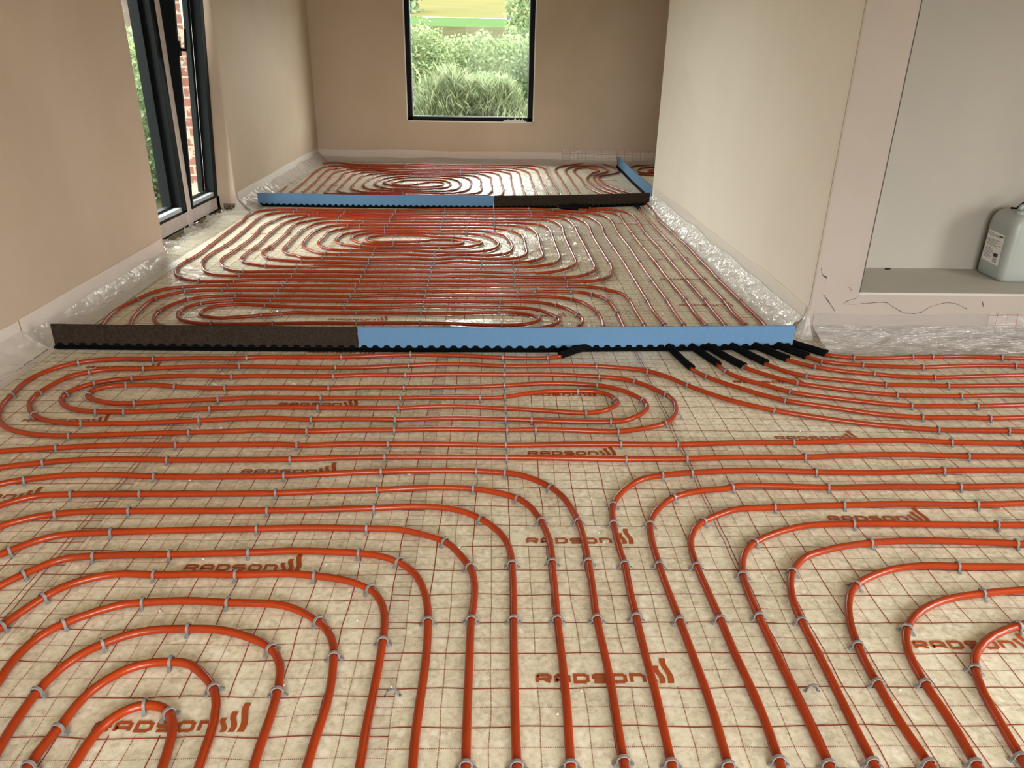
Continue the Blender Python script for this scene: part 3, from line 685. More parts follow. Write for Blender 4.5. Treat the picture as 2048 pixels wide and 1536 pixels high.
wbox(w2, 'glazing_bead', M['sill_metal'], [(fx0 + fw, fx0 + fw + g0, YB + .05, YB + .07, fz0 + fw - .012, fz1 - fw), (fx1 - fw - g0, fx1 - fw, YB + .05, YB + .07, fz0 + fw - .012, fz1 - fw), (fx0 + fw, fx1 - fw, YB + .05, YB + .07, fz0 + fw - .012, fz0 + fw - .012 + g0)])
wbox(w2, 'pane', M['glass'], [(fx0 + fw, fx1 - fw, YB + .058, YB + .062, fz0 + fw - .012, fz1 - fw)])

# plaster scraps left on the sill
rg = random.Random(3)
b = MB()
for i in range(16):
    t = i / 15
    x = 0.11 + 0.27 * t; s = 0.010 + 0.020 * rg.random() * (1 - abs(t - .6))
    y = YB + 0.008 + 0.006 * rg.random(); z = BZ0 + e0 + s * .6 - 0.012 * 0
    q = [(x + s * (rg.random() + .6) * a, y + .007 * bb, z + s * c * (rg.random() + .5)) for a, bb, c in ((-1, -1, -.6), (1, -1, -.6), (1, 1, -.6), (-1, 1, -.6), (0, 0, 1))]
    b.add(q, [(0, 1, 2, 3), (0, 1, 4), (1, 2, 4), (2, 3, 4), (3, 0, 4)])
tag(b.build('plaster_scraps', M['bead_white']), 'white plaster scraps lying on the lower edge of the back window', 'plaster scrap')

# ------------------------------------------------------------------ left window: fixed near pane, far sash tilted inwards
FX = -2.30                       # room face of the frame
w1 = tag(empty('window_1', (FX, 4.485, 0.03)), kind='structure')
FT, FB = 2.27, 0.03
RAIL = 0.10                      # height of the taped bottom rail
wbox(w1, 'window_frame', M['frame_white'], [(FX - .07, FX, WN, WF, FB + .01, FB + RAIL + .01), (FX - .07, FX, WN, WF, FT - .06, FT), (FX - .07, FX, WN, WN + .05, FB, FT), (FX - .07, FX, WF - .07, WF, FB, FT), (FX - .07, FX + .010, 4.552, 4.637, FB, FT)], 0.003)
wbox(w1, 'frame_seal', M['frame_edge'], [(FX - .06, FX + .003, WN, WF, FB, FB + .012)])
wbox(w1, 'meeting_stile', M['frame_edge'], [(FX - .16, FX - .006, 4.62, 4.72, FB + RAIL, FT - .05)])
# near fixed light
zb, zt = FB + RAIL + .01, FT - .06
wbox(w1, 'fixed_sash', M['frame_black'], [(FX - .065, FX + .012, 4.465, 4.550, zb, zt), (FX - .065, FX + .012, WN + .05, WN + .13, zb, zt), (FX - .065, FX + .012, WN + .05, 4.550, zb, zb + .018), (FX - .065, FX + .012, WN + .05, 4.550, zt - .08, zt), (FX - .09, FX - .045, WN + .13, 4.485, zb + .045, zb + .062), (FX - .12, FX - .05, 4.43, 4.485, zb + .05, zt - .08)], 0.003)
wbox(w1, 'glazing_bead', M['sill_metal'], [(FX - .045, FX + .006, WN + .12, 4.485, zb + .018, zb + .046)])
wbox(w1, 'pane', M['glass'], [(FX - .072, FX - .068, WN + .13, 4.44, zb + .05, zt - .08)])
# tilted sash hangs on its bottom edge and leans into the room
ts = empty('tilted_sash', (0.0, 0.0, zb - FB), parent=w1)
ts.rotation_euler = (0, R(3.7), 0)
oy = 4.485
def tbox(name, mt, boxes, bevel=0.0):
    q = MB()
    for x0, x1, y0, y1, z0, z1 in boxes: q.box(x0, x1, y0 - oy, y1 - oy, z0, z1)
    return q.build(name, mt, ts, bevel=bevel)
H = zt - zb
y0, y1 = 4.642, WF - .066
tbox('sash_frame', M['frame_black'], [(-.085, .014, y0, y0 + .022, .002, H), (-.06, .014, y1 - .075, y1, .002, H), (-.06, .014, y0, y1, .002, .020), (-.06, .014, y0, y1, H - .08, H), (-.10, -.06, y1 - .12, y1 - .075, .05, H - .08), (-.055, -.03, y0 + .02, y1 - .075, .048, .064)], 0.002)
tbox('glazing_bead', M['sill_metal'], [(-.03, .006, y0 + .022, y1 - .075, .020, .048)])
tbox('pane', M['glass'], [(-.055, -.051, y0 + .02, y1 - .075, .05, H - .08)])
q = MB()
hz, hy = 1.13, y0 + .012 - oy
q.box(.014, .026, hy - .014, hy + .014, hz - .06, hz + .035)
q.tube([(.02, hy, hz - .02), (.062, hy, hz - .02)], .009, 10)
q.tube([(.062, hy, hz - .028), (.066, hy + .0, hz + .03), (.067, hy, hz + .115)], [.010, .0095, .008], 10)
q.build('sash_handle', M['frame_edge'], ts, smooth=False)

# mortar gap and corner plate between window frame and floor
b = MB()
rows = []
for i in range(41):
    y = WN - .05 + (WF - WN + .08) * i / 40
    rows.append([(FX + .0 + t * .11, y, .028 * (1 - t) * (1 + .5 * noise.noise(Vector((y * 9, t * 4, 0)))) + .008 * (noise.noise(Vector((y * 30, t * 9, 1)))) + .004) for t in (0, .25, .5, .75, 1)])
b.grid(rows)
tag(b.build('trim_4', M['dirt'], smooth=True), kind='structure')
b = MB()
b.box(WL(WF) - .11, WL(WF) - .004, WF - .004, WF - .001, .0, .075)
o = b.build('metal_corner_plate', pmat('dull_galvanised_plate', (.22, .17, .12), .5, .6, bump=.6, bscale=50), None)
tag(o, 'small rusty punched metal plate at the foot of the window reveal', 'metal plate')
b = MB()
for (dx, z) in ((.03, .05), (.03, .025), (.06, .052), (.085, .03)):
    b.tube([(WL(WF) - dx, WF - .006, z), (WL(WF) - dx, WF - .0035, z)], .006, 8)
b.build('punched_hole', M['frame_edge'], o)

# brick leaf of the outer wall behind the window, seen through the glass
b = MB(); b.box(-2.78, -2.385, WF + .02, YB + .3, -.1, 2.8); b.box(-2.78, -2.42, -3.1, WN - .02, -.1, 2.8); b.box(-2.72, -2.42, WN - .02, WF + .02, 2.35, 2.8)
tag(b.build('wall_left_outer', M['brick']), kind='structure')

# ------------------------------------------------------------------ outdoors
M['grass'] = pmat('meadow_grass', (0.034, 0.056, 0.022), 0.95, spec=0.0, col2=(0.026, 0.048, 0.018), vscale=1.5)
M['soil'] = pmat('garden_soil', (0.035, 0.03, 0.018), 0.95, spec=0.0, col2=(0.022, 0.026, 0.012), vscale=2)
b = MB(); b.add([(-60, -40, -.12), (60, -40, -.12), (60, 16, -.12), (-60, 16, -.12)], [(0, 1, 2, 3)])
b.add([(-90, 16, -.12), (90, 16, -.12), (90, 30, 2.3), (-90, 30, 2.3)], [(0, 1, 2, 3)])
tag(b.build('ground', M['soil']), kind='structure')
b = MB()
b.grid([[(x, 30, 2.25 + .0), (x, 62, 4.0)] for x in range(-60, 61, 10)])
tag(b.build('ground_meadow', M['grass']), kind='structure')
b = MB()
b.grid([[(x, 62, 4.0 + .02), (x, 66, 4.55), (x, 118, 9.3)] for x in range(-110, 111, 20)])
tag(b.build('ground_crop_field', pmat('yellow_crop', (0.062, 0.057, 0.024), 0.95, spec=0.0, col2=(0.054, 0.052, 0.024), vscale=.2)), kind='structure')


def leaf_mat(name, c1, c2):
    m, nt, out = mat(name)
    oi = N(nt, 'ShaderNodeNewGeometry')
    r = N(nt, 'ShaderNodeValToRGB')
    r.color_ramp.elements[0].color = (*c1, 1)
    r.color_ramp.elements[1].color = (*c2, 1)
    nt.links.new(oi.outputs['Random Per Island'], r.inputs[0])
    d = N(nt, 'ShaderNodeBsdfDiffuse')
    t = N(nt, 'ShaderNodeBsdfTranslucent')
    nt.links.new(r.outputs[0], d.inputs[0])
    nt.links.new(r.outputs[0], t.inputs[0])
    mx = N(nt, 'ShaderNodeMixShader', ins={0: .4})
    nt.links.new(d.outputs[0], mx.inputs[1])
    nt.links.new(t.outputs[0], mx.inputs[2])
    nt.links.new(mx.outputs[0], out.inputs[0])
    return m


M['leaf_a'] = leaf_mat('bramble_leaves', (0.07, 0.11, 0.048), (0.24, 0.285, 0.155))
M['leaf_b'] = leaf_mat('tall_grass_blades', (0.10, 0.14, 0.075), (0.30, 0.34, 0.21))
M['leaf_c'] = leaf_mat('willow_leaves', (0.045, 0.075, 0.035), (0.155, 0.19, 0.108))
M['stem'] = pmat('brown_stems', (.16, .11, .06), .9)


def shrub(name, label, cat, cx, cy, rx, ry, z0, h, n, mt, blade=0.0, size=.045, seed=1, group=None):
    """a bush: stems that fork upwards and a crown of separate folded leaves"""
    rg = random.Random(seed)
    root = empty(name, (cx, cy, z0))
    tag(root, label, cat, group)
    s = MB()
    for i in range(16):
        a = rg.uniform(0, 6.28); q = rg.uniform(.1, .8)
        p0 = Vector((rx * .3 * math.cos(a) * q, ry * .3 * math.sin(a) * q, -.05))
        p1 = Vector((rx * .8 * math.cos(a) * q, ry * .8 * math.sin(a) * q, h * rg.uniform(.5, .85)))
        pm = (p0 + p1) / 2 + Vector((rg.uniform(-.05, .05), rg.uniform(-.05, .05), .08))
        s.tube([p0, pm, p1], [.012, .008, .003], 5)
    s.build('stem', M['stem'], root)
    lv = MB()
    for i in range(n):
        a = rg.uniform(0, 6.28); u = rg.uniform(0, 1) ** .42
        zz = rg.uniform(0, 1)
        lump = 1 + .22 * noise.noise(Vector((math.cos(a) * 1.7 + seed, math.sin(a) * 1.7, zz * 2.5)))
        prof = (1 - .62 * max(0, zz - .35) ** 1.25) * lump
        P = Vector((rx * prof * u * math.cos(a), ry * prof * u * math.sin(a), h * zz * (1 + .16 * noise.noise(Vector((cx + math.cos(a) * 2, math.sin(a) * 2, seed))))))
        L = size * rg.uniform(.6, 1.5)
        if blade:
            d = Vector((rg.gauss(0, .55), rg.gauss(0, .55), 1)).normalized()
            L *= blade
            w = L * .045
        else:
            d = Vector((rg.gauss(0, 1), rg.gauss(0, 1), rg.gauss(.25, .8))).normalized()
            w = L * .28
        sd = d.cross(Vector((rg.gauss(0, 1), rg.gauss(0, 1), rg.gauss(0, 1)))).normalized()
        nn = d.cross(sd)
        lv.add([P, P + d * L * .5 + sd * w, P + d * L - Vector((0, 0, L * .12)), P + d * L * .5 - sd * w + nn * w * .5], [(0, 1, 2), (0, 2, 3)])
    lv.build('foliage', mt, root)
    return root


shrub('bramble_bush', 'pale bushy bramble filling the left of the back window', 'bush', -1.45, 11.4, 1.0, .7, -.1, 1.75, 15000, M['leaf_a'], size=.055, seed=2)
shrub('tall_grass_clump', 'tuft of long pale grass in the middle of the back window', 'grass clump', -.35, 10.3, .95, .5, -.1, 1.0, 9000, M['leaf_b'], blade=2.8, size=.065, seed=5)
shrub('wild_rose_bush', 'leafy light green bush behind the grass tuft outside the back window', 'bush', -.05, 12.6, 1.5, .8, -.1, 1.62, 16000, M['leaf_a'], size=.06, seed=8)
shrub('dog_rose_bush', 'darker leafy bush low on the right of the back window', 'bush', .95, 11.1, .9, .6, -.1, 1.5, 12000, M['leaf_c'], size=.055, seed=11)
shrub('young_willow', 'tall leafy young tree at the upper right of the back window', 'tree', 1.0, 14.6, .85, .8, -.1, 4.2, 14000, M['leaf_a'], size=.09, seed=14)
shrub('distant_tree', 'small blurry tree on the skyline, top left of the back window', 'tree', -8.6, 66.0, 2.4, 2.0, 3.6, 6.2, 2500, M['leaf_c'], size=.6, seed=17)
shrub('laurel_bush', 'green leafy bush outside the left window, low by the glass', 'bush', -3.9, 7.0, .75, .9, -.1, 1.0, 6000, M['leaf_c'], size=.06, seed=21)
shrub('hazel_bush', 'tall bright green bush outside the left window, by the far fence', 'bush', -5.2, 9.9, .9, 1.3, -.1, 1.5, 7500, M['leaf_a'], size=.085, seed=23)
# low fence rail, neighbour's house and water barrel out of the left window
fr = tag(empty('garden_fence', (-4.4, 8.4, -.1)), 'low wooden rail fence between the bushes outside left window', 'fence')
q = MB(); q.box(-.9, 1.0, -.02, .02, .62, .68); q.box(-.9, 1.0, -.02, .02, .3, .35); q.build('rail', M['stem'], fr)
for dx in (-.8, .1, .95):
    q = MB(); q.box(dx - .03, dx + .03, .021, .08, 0, .78); q.build('post', M['stem'], fr)
hs = tag(empty('neighbour_house', (-8.5, 15.0, -.1)), "neighbour's brick house with dark slate roof seen through the left window", 'house')
q = MB(); q.box(-3, 3.2, 0, 6, 0, 2.9); q.build('brick_wall', pmat('neighbour_brickwork', (.075, .058, .045), .9, col2=(.05, .036, .028), vscale=5), hs)  # plain brown brick colour, mottled by noise
q = MB(); q.add([(-3.4, -.4, 2.75), (3.6, -.4, 2.75), (3.6, 3, 5.2), (-3.4, 3, 5.2), (3.6, 6.4, 2.75), (-3.4, 6.4, 2.75)], [(0, 1, 2, 3), (3, 2, 4, 5), (1, 4, 2), (0, 3, 5)]); q.build('slate_roof', pmat('slate', (.018, .022, .026), .6), hs, solid=.06)
q = MB(); q.box(-3.4, 3.6, -.46, -.38, 2.6, 2.8); q.build('gutter', M['frame_black'], hs)
br = tag(empty('rain_barrel', (-3.05, 6.35, -.12)), 'small bluish green barrel on the ground just outside the left window', 'barrel')
q = MB(); q.tube([(0, 0, 0), (0, 0, .08), (0, 0, .2), (0, 0, .33), (0, 0, .42)], [.15, .17, .185, .175, .15], 24); q.build('barrel_body', pmat('bluish_plastic', (.16, .36, .33), .4), br, smooth=True)
q = MB(); q.tube([(0, 0, .415), (0, 0, .45)], [.165, .16], 24); q.build('barrel_lid', pmat('dark_green_plastic', (.05, .16, .12), .4), br)

# ------------------------------------------------------------------ floor sheets, printed
# (x0 of sheet, x1, y offset of printed rows, y0, y1)
STROKES = {
    'R': [[(0, 0), (0, 1)], [(0, 1), (.78, 1), (1, .86), (1, .56), (.78, .42), (0, .42)], [(.55, .42), (1, 0)]],
    'A': [[(0, 0), (0, .78), (.2, 1), (.8, 1), (1, .78), (1, 0)], [(0, .34), (1, .34)]],
    'D': [[(0, 0), (0, 1), (.75, 1), (1, .8), (1, .2), (.75, 0), (0, 0)]],
    'S': [[(1, 1), (.2, 1), (0, .86), (0, .62), (.15, .5), (.85, .5), (1, .38), (1, .14), (.8, 0), (0, 0)]],
    'O': [[(.2, 0), (0, .2), (0, .8), (.2, 1), (.8, 1), (1, .8), (1, .2), (.8, 0), (.2, 0)]],
    'N': [[(0, 0), (0, 1), (.75, 1), (1, .8), (1, 0)]],
}


def stroke(b, pts, t, z):
    for i in range(len(pts) - 1):
        a, c = Vector(pts[i]), Vector(pts[i + 1])
        d = (c - a).normalized()
        n = Vector((-d.y, d.x)) * t / 2
        e = d * t * .42
        a2 = a - e if i > 0 else a - d * t * .5 * (pts[i] == pts[-1])
        c2 = c + e if i < len(pts) - 2 else c
        z += 0.00001
        b.add([(a2.x - n.x, a2.y - n.y, z), (c2.x - n.x, c2.y - n.y, z), (c2.x + n.x, c2.y + n.y, z), (a2.x + n.x, a2.y + n.y, z)], [(0, 1, 2, 3)])


def logo(parent, x0, y0, z, k=1.0):
    b = MB()
    w, h, gp, t = .0275 * k, .0200 * k, .0135 * k, .0078 * k
    x = x0 + t / 2
    for ch in 'RADSON':
        for s in STROKES[ch]:
            stroke(b, [(x + p[0] * w, y0 + t / 2 + p[1] * h) for p in s], t, z)
        x += w + gp
    x += .001
    # three rising flame bars
    for i, (hh, ww) in enumerate(((.034, .011), (.050, .0125), (.072, .0135))):
        rows = []
        for j in range(9):
            s = j / 8
            off = .0035 * math.sin(s * 6.0) - .004 * s
            rows.append([(x + off, y0 + hh * s * k, z), (x + off + ww * k, y0 + hh * s * k, z)])
        b.grid(rows)
        x += (ww + .0055) * k
    return b.build('printed_logo', M['ink'], parent)


LOGOS = [(-0.786, -0.009), (0.097, 0.113), (0.095, 0.614), (-0.798, 0.493), (0.977, 0.211), (0.992, 0.727), (-0.804, 0.984), (0.121, 1.115), (-1.667, 0.83),
         (-1.699, 1.337), (0.113, 1.594), (-0.819, 1.489), (1.008, 1.736), (1.012, 1.235), (-0.838, 2.495), (0.08, 2.586), (-1.74, 2.349), (1.021, 2.796), (1.02, 3.317),
         (1.031, 3.824), (1.022, 4.394), (1.019, 4.975), (-1.815, 4.454), (-1.803, 3.937), (-1.697, 2.887), (-1.912, 6.74), (-1.95, 7.331), (1.066, 7.364),
         (1.03, 7.99), (-1.721, 1.844), (-0.834, 2.038), (0.096, 3.675)]
SHEETS = [(-2.075, -1.11, .83, 'leftmost'), (-1.15, -.20, .493, 'second from left'), (-.245, .68, .113, 'middle'), (.635, 1.545, .211, 'right'), (1.515, 4.6, .25, 'far right')]
for si, (x0, x1, yo, word) in enumerate(SHEETS):
    y0s, y1s = -3.0, (YB - .01 if si < 4 else 2.32)
    if si == 4: y0s = -3.0
    mine = [(lx, ly) for lx, ly in LOGOS if x0 <= lx + .1 < (SHEETS[si + 1][0] if si < 4 else 99)]
    base_x = {0: -1.762, 1: -.846, 2: .05, 3: .96, 4: 1.86}[si]
    base_y = {0: .818, 1: .48, 2: .101, 3: .199, 4: .24}[si]
    ms = sheet_mat('printed_sheet_%s' % word.replace(' ', '_'), base_x, base_y)
    z = 0.0012 + 0.0007 * (si % 2)
    # vertex lines hug the printed lines so a logo field can be blanked cleanly
    xs, ys = {x0, x1}, {y0s, y1s}
    for lx, ly in mine:
        for q in (.047, -.047 + .001): xs.add(round(lx + q, 4))
    k = math.ceil((x0 - base_x) / .05)
    while base_x + k * .05 < x1:
        xs.add(round(base_x + k * .05 - .003, 4)); xs.add(round(base_x + k * .05 + .003, 4)); k += 1
    k = math.ceil((y0s - base_y) / .05)
    while base_y + k * .05 < y1s:
        ys.add(round(base_y + k * .05 - .004, 4)); ys.add(round(base_y + k * .05 + .004, 4)); k += 1
    xs = sorted(q for q in xs if x0 <= q <= x1); ys = sorted(q for q in ys if y0s <= q <= y1s)
    nx, ny = len(xs), len(ys)
    V = [(x, y, z) for y in ys for x in xs]
    F = [(j * nx + i, j * nx + i + 1, (j + 1) * nx + i + 1, (j + 1) * nx + i) for j in range(ny - 1) for i in range(nx - 1)]
    me = bpy.data.meshes.new('printed_floor_film')
    me.from_pydata(V, [], F)
    at = me.attributes.new('print_area', 'FLOAT', 'FACE')
    vals = np.zeros(len(F), np.float32)
    for lx, ly in mine:
        r0 = base_y + .1 * round((ly - base_y) / .1)
        for j in range(ny - 1):
            cy = (ys[j] + ys[j + 1]) / 2
            if r0 + .002 < cy < r0 + .098:
                for i in range(nx - 1):
                    cx = (xs[i] + xs[i + 1]) / 2
                    if lx - .042 < cx < lx + .345: vals[j * (nx - 1) + i] = 1
    at.data.foreach_set('value', vals)
    me.materials.append(ms)
    o = bpy.data.objects.new('printed_floor_film', me)
    COL.objects.link(o)
    tag(o, {0: 'clear floor film with printed red grid, leftmost sheet along the window wall',
            1: 'clear floor film with printed red grid, second sheet from the left wall',
            2: 'clear floor film with printed red grid, middle sheet under the straight pipes',
            3: 'clear floor film with printed red grid, sheet beside the pale right wall block',
            4: 'clear floor film with printed red grid, right-hand sheet below the niche'}[si], 'floor film', 'printed floor film sheets')
    for lx, ly in mine: logo(o, lx, ly, z + .0003)

# ------------------------------------------------------------------ pipes
def pipe_path(key):
    P, C = [], []
    for t in PIPES[key].split():
        c = t.endswith('c')
        x, y = t.rstrip('c').split(',')
        P.append((int(x) / 1000, int(y) / 1000)); C.append(c)
    # carry the pipe on past the edges of the picture
    def beyond(a, c):
        dx, dy = c[0] - a[0], c[1] - a[1]
        L = math.hypot(dx, dy)
        dx, dy = dx / L, dy / L
        if dx > .8 and c[0] < 2.9: return [(c[0] + k, c[1] + dy * .4 * k) for k in (.4, .9, 1.4)]
        if c[1] < .1 or dx < -.5: return [(max(-1.9, c[0] + dx * k), c[1] + dy * k) for k in (.2, .4, .6) if c[0] + dx * k > -1.9]
        return []
    tail, lead = beyond(P[-2], P[-1]), beyond(P[1], P[0])[::-1]
    if key[0] == 'X': tail = lead = []
    P = lead + P + tail
    C = [False] * len(lead) + C + [False] * len(tail)
    P = np.array(P)
    # centripetal Catmull-Rom
    Q = np.vstack([2 * P[0] - P[1], P, 2 * P[-1] - P[-2]])
    out, idx = [], []
    for i in range(1, len(Q) - 2):
        p0, p1, p2, p3 = Q[i - 1:i + 3]
        t0 = 0; t1 = t0 + max(np.linalg.norm(p1 - p0), 1e-4) ** .5; t2 = t1 + max(np.linalg.norm(p2 - p1), 1e-4) ** .5; t3 = t2 + max(np.linalg.norm(p3 - p2), 1e-4) ** .5
        n = max(1, int(np.linalg.norm(p2 - p1) / .012))
        idx.append(len(out))
        for k in range(n):
            t = t1 + (t2 - t1) * k / n
            a1 = (t1 - t) / (t1 - t0) * p0 + (t - t0) / (t1 - t0) * p1
            a2 = (t2 - t) / (t2 - t1) * p1 + (t - t1) / (t2 - t1) * p2
            a3 = (t3 - t) / (t3 - t2) * p2 + (t - t2) / (t3 - t2) * p3
            b1 = (t2 - t) / (t2 - t0) * a1 + (t - t0) / (t2 - t0) * a2
            b2 = (t3 - t) / (t3 - t1) * a2 + (t - t1) / (t3 - t1) * a3
            out.append((t2 - t) / (t2 - t1) * b1 + (t - t1) / (t2 - t1) * b2)
    idx.append(len(out)); out.append(P[-1])
    D = np.array(out)
    # a stiff pipe has no kinks: smooth along its length, more where the trace is coarse
    sg = np.interp(D[:, 1], [0, 3, 5, 6.5, 8.6], [.018, .022, .035, .05, .06]) / .012
    K = 3
    for it in range(K):
        S = D.copy()
        for s_ in range(-10, 11):
            pass
        rad = np.clip((sg / K ** .5).astype(int), 1, 6)
        cs = np.vstack([np.zeros((1, 2)), np.cumsum(D, axis=0)])
        n = len(D)
        i = np.arange(n)
        r = np.minimum(rad, np.minimum(i, n - 1 - i))
        S = (cs[i + r + 1] - cs[i - r]) / (2 * r + 1)[:, None]
        D = S
    clips = [i for i, c in zip(idx, C) if c]
    return D, clips


PZ, PR = 0.0126, 0.0094
NAMES = {
    'A': ('orange pipe with two long oval spirals, one each side of the near foam strip', 'double oval spiral'),
    'B': ('orange pipe wound in the large rectangular spiral in the middle of the floor', 'large middle spiral'),
    'C': ('orange pipe wound in the farthest spiral below the back window', 'farthest spiral'),
    'D': ('orange pipe with a narrow hairpin loop beyond the far dark foam strip', 'narrow hairpin pipe'),
    'r9': ('orange pipe crossing the room in one straight run, farther of two', 'farther crossing pipe'),
    'r10': ('orange pipe crossing the room in one straight run, nearer of two', 'nearer crossing pipe'),
    'X1': ('orange pipe loop beyond the angled blue strip, outermost of three', ''),
    'X2': ('orange pipe loop beyond the angled blue strip, middle of three', ''),
    'X3': ('orange pipe loop beyond the angled blue strip, innermost of three', ''),
}
ORD = ['zeroth', 'first', 'second', 'third', 'fourth', 'fifth', 'sixth', 'seventh', 'eighth', 'ninth', 'tenth', 'eleventh', 'twelfth', 'thirteenth', 'fourteenth', 'fifteenth', 'sixteenth', 'seventeenth', 'eighteenth', 'nineteenth']
TENS = {20: 'twent', 30: 'thirt', 40: 'fort', 50: 'fift', 60: 'sixt', 70: 'sevent', 80: 'eight', 90: 'ninet'}


def ordinal(n):
    if n < 20: return ORD[n]
    if n >= 100: return 'hundred-and-' + ordinal(n - 100) if n > 100 else 'hundredth'
    t, u = n // 10 * 10, n % 10
    return TENS[t] + ('ieth' if u == 0 else 'y-' + ORD[u])


for i in range(10):
    w_ = {0: 'outermost', 9: 'innermost and smallest'}.get(i, ordinal(i + 1) + ' from outside')
    NAMES['r%d' % (11 + i)] = ('orange pipe bent in an arch at lower left, %s of ten arches' % w_, 'left arch ' + w_)
for i in range(8):
    w_ = {0: 'outermost', 7: 'innermost'}.get(i, ordinal(i + 1) + ' from outside')
    NAMES['q%d' % (1 + i)] = ('orange pipe bent in a curve at lower right, %s of eight curves' % w_, 'right curve ' + w_)

# one clip: an arch over the pipe and two barbed feet that bite the film
def clip_mesh(b, M4=None):
    hw = .0030
    prof = []
    n = 9
    ro, ri = .0130, .0102
    for k in range(n):
        a = math.pi * k / (n - 1)
        prof.append((math.cos(a), math.sin(a)))
    outer = [(.0215, .0012), (.0165, .0045), (.0134, .0056)] + [(ro * c, PZ - .0005 + ro * s) for c, s in prof] + [(-.0134, .0056), (-.0165, .0045), (-.0215, .0012)]
    inner = [(.0210, .0000), (.0155, .0022), (.0108, .0025)] + [(ri * c, PZ - .0005 + ri * s) for c, s in prof] + [(-.0108, .0025), (-.0155, .0022), (-.0210, .0000)]
    m_ = len(outer)
    vs = []
    for (x, z) in outer: vs += [(x, -hw, z + .0025), (x, hw, z + .0025)]
    for (x, z) in inner: vs += [(x, -hw, z + .0025), (x, hw, z + .0025)]
    fs = []
    for i in range(m_ - 1):
        a, c = 2 * i, 2 * (i + 1)
        d, e = 2 * m_ + 2 * i, 2 * m_ + 2 * (i + 1)
        fs += [(a, a + 1, c + 1, c), (d, e, e + 1, d + 1), (a, c, e, d), (a + 1, d + 1, e + 1, c + 1)]
    fs += [(0, 2 * m_, 2 * m_ + 1, 1), (2 * m_ - 2, 2 * m_ - 1, 4 * m_ - 1, 4 * m_ - 2)]
    # barbs
    for s in (-1, 1):
        k = len(vs)
        vs += [(s * .0136, -.0048, .0035), (s * .0136, .0048, .0035), (s * .019, .0055, .0026), (s * .019, -.0055, .0026), (s * .0150, -.0035, .0085), (s * .0150, .0035, .0085)]
        q = [(k, k + 1, k + 2, k + 3), (k, k + 4, k + 5, k + 1), (k + 1, k + 5, k + 2), (k, k + 3, k + 4), (k + 2, k + 5, k + 4, k + 3)]
        fs += q if s > 0 else [tuple(reversed(g)) for g in q]
    if M4 is not None: vs = [tuple(M4 @ Vector(v)) for v in vs]
    b.add(vs, fs)


PATHS = {}


def pipe_print(o, D, seed):
    """the maker's small dark lettering along a pipe, too small to read"""
    rg = random.Random(seed)
    b = MB()
    i = 20
    n = len(D)
    while i < n - 30:
        run = rg.randint(14, 30)
        ang = R(rg.uniform(35, 70)) * (1 if rg.random() < .5 else -1)
        j = i
        while j < min(i + run, n - 3):
            t = D[j + 1] - D[j]
            L = np.linalg.norm(t); t = t / L; nn = np.array([-t[1], t[0]])
            s = 0.0
            while s < L:
                w = rg.uniform(.0012, .0030)
                q = []
                for (ds, da) in ((0, -.12), (w, -.12), (w, .12), (0, .12)):
                    p = D[j] + t * (s + ds); a = ang + da
                    q.append((p[0] + nn[0] * math.sin(a) * (PR + .00015), p[1] + nn[1] * math.sin(a) * (PR + .00015), PZ + math.cos(a) * (PR + .00015)))
                b.add(q, [(0, 1, 2, 3)])
                s += w + rg.uniform(.0008, .002)
            j += 1
        i = j + rg.randint(35, 70)
    if b.f: b.build('pipe_lettering', M['pipe_ink'], o)['kind'] = 'stuff'


M['pipe_ink'] = pmat('dark_pipe_lettering', (.10, .012, .004), .5)
ALLCLIPS = []
for key in PIPES:
    D, cl = pipe_path(key)
    PATHS[key] = D
    n = len(D)
    # keep every second sample on straight runs
    keep = [0]
    for i in range(1, n - 1):
        a = D[i] - D[keep[-1]]
        if np.linalg.norm(a) > (.05 if D[i][1] > 4 else .035) or abs(math.atan2(*(D[min(i + 1, n - 1)] - D[i])[::-1]) - math.atan2(*(D[keep[-1] + 1] - D[keep[-1]])[::-1])) > .10:
            keep.append(i)
    keep.append(n - 1)
    b = MB()
    b.tube([(D[i][0], D[i][1], PZ) for i in keep], PR, 12 if D[:, 1].min() < 1.3 and n < 2000 else 10)
    o = b.build('heating_pipe', M['pipe'], smooth=True)
    tag(o, NAMES[key][0], 'pipe', 'orange floor heating pipes')
    if key[0] in 'rq': pipe_print(o, D, sum(map(ord, key)))
    for j, i in enumerate(cl):
        i = min(i, n - 2)
        t = D[min(i + 2, n - 1)] - D[max(i - 2, 0)]
        ALLCLIPS.append((D[i][0], D[i][1], math.atan2(t[1], t[0]) - math.pi / 2, key, j + 1, len(cl)))

# pipe A..D start at the right edge of the picture; single pipes at the left edge, or the right edge for the right curves
def clip_label(key, j):
    if key in 'ABCD': return 'grey clip on the %s, %s counted from the right picture edge' % (NAMES[key][1], ordinal(j))
    if key in ('r9', 'r10'): return 'grey clip on the %s, %s from the left picture edge' % (NAMES[key][1], ordinal(j))
    if key[0] == 'r': return 'grey clip on the %s, clip %s from its left end' % (NAMES[key][1], ordinal(j))
    return 'grey clip on the %s, clip %s from its right end' % (NAMES[key][1], ordinal(j))


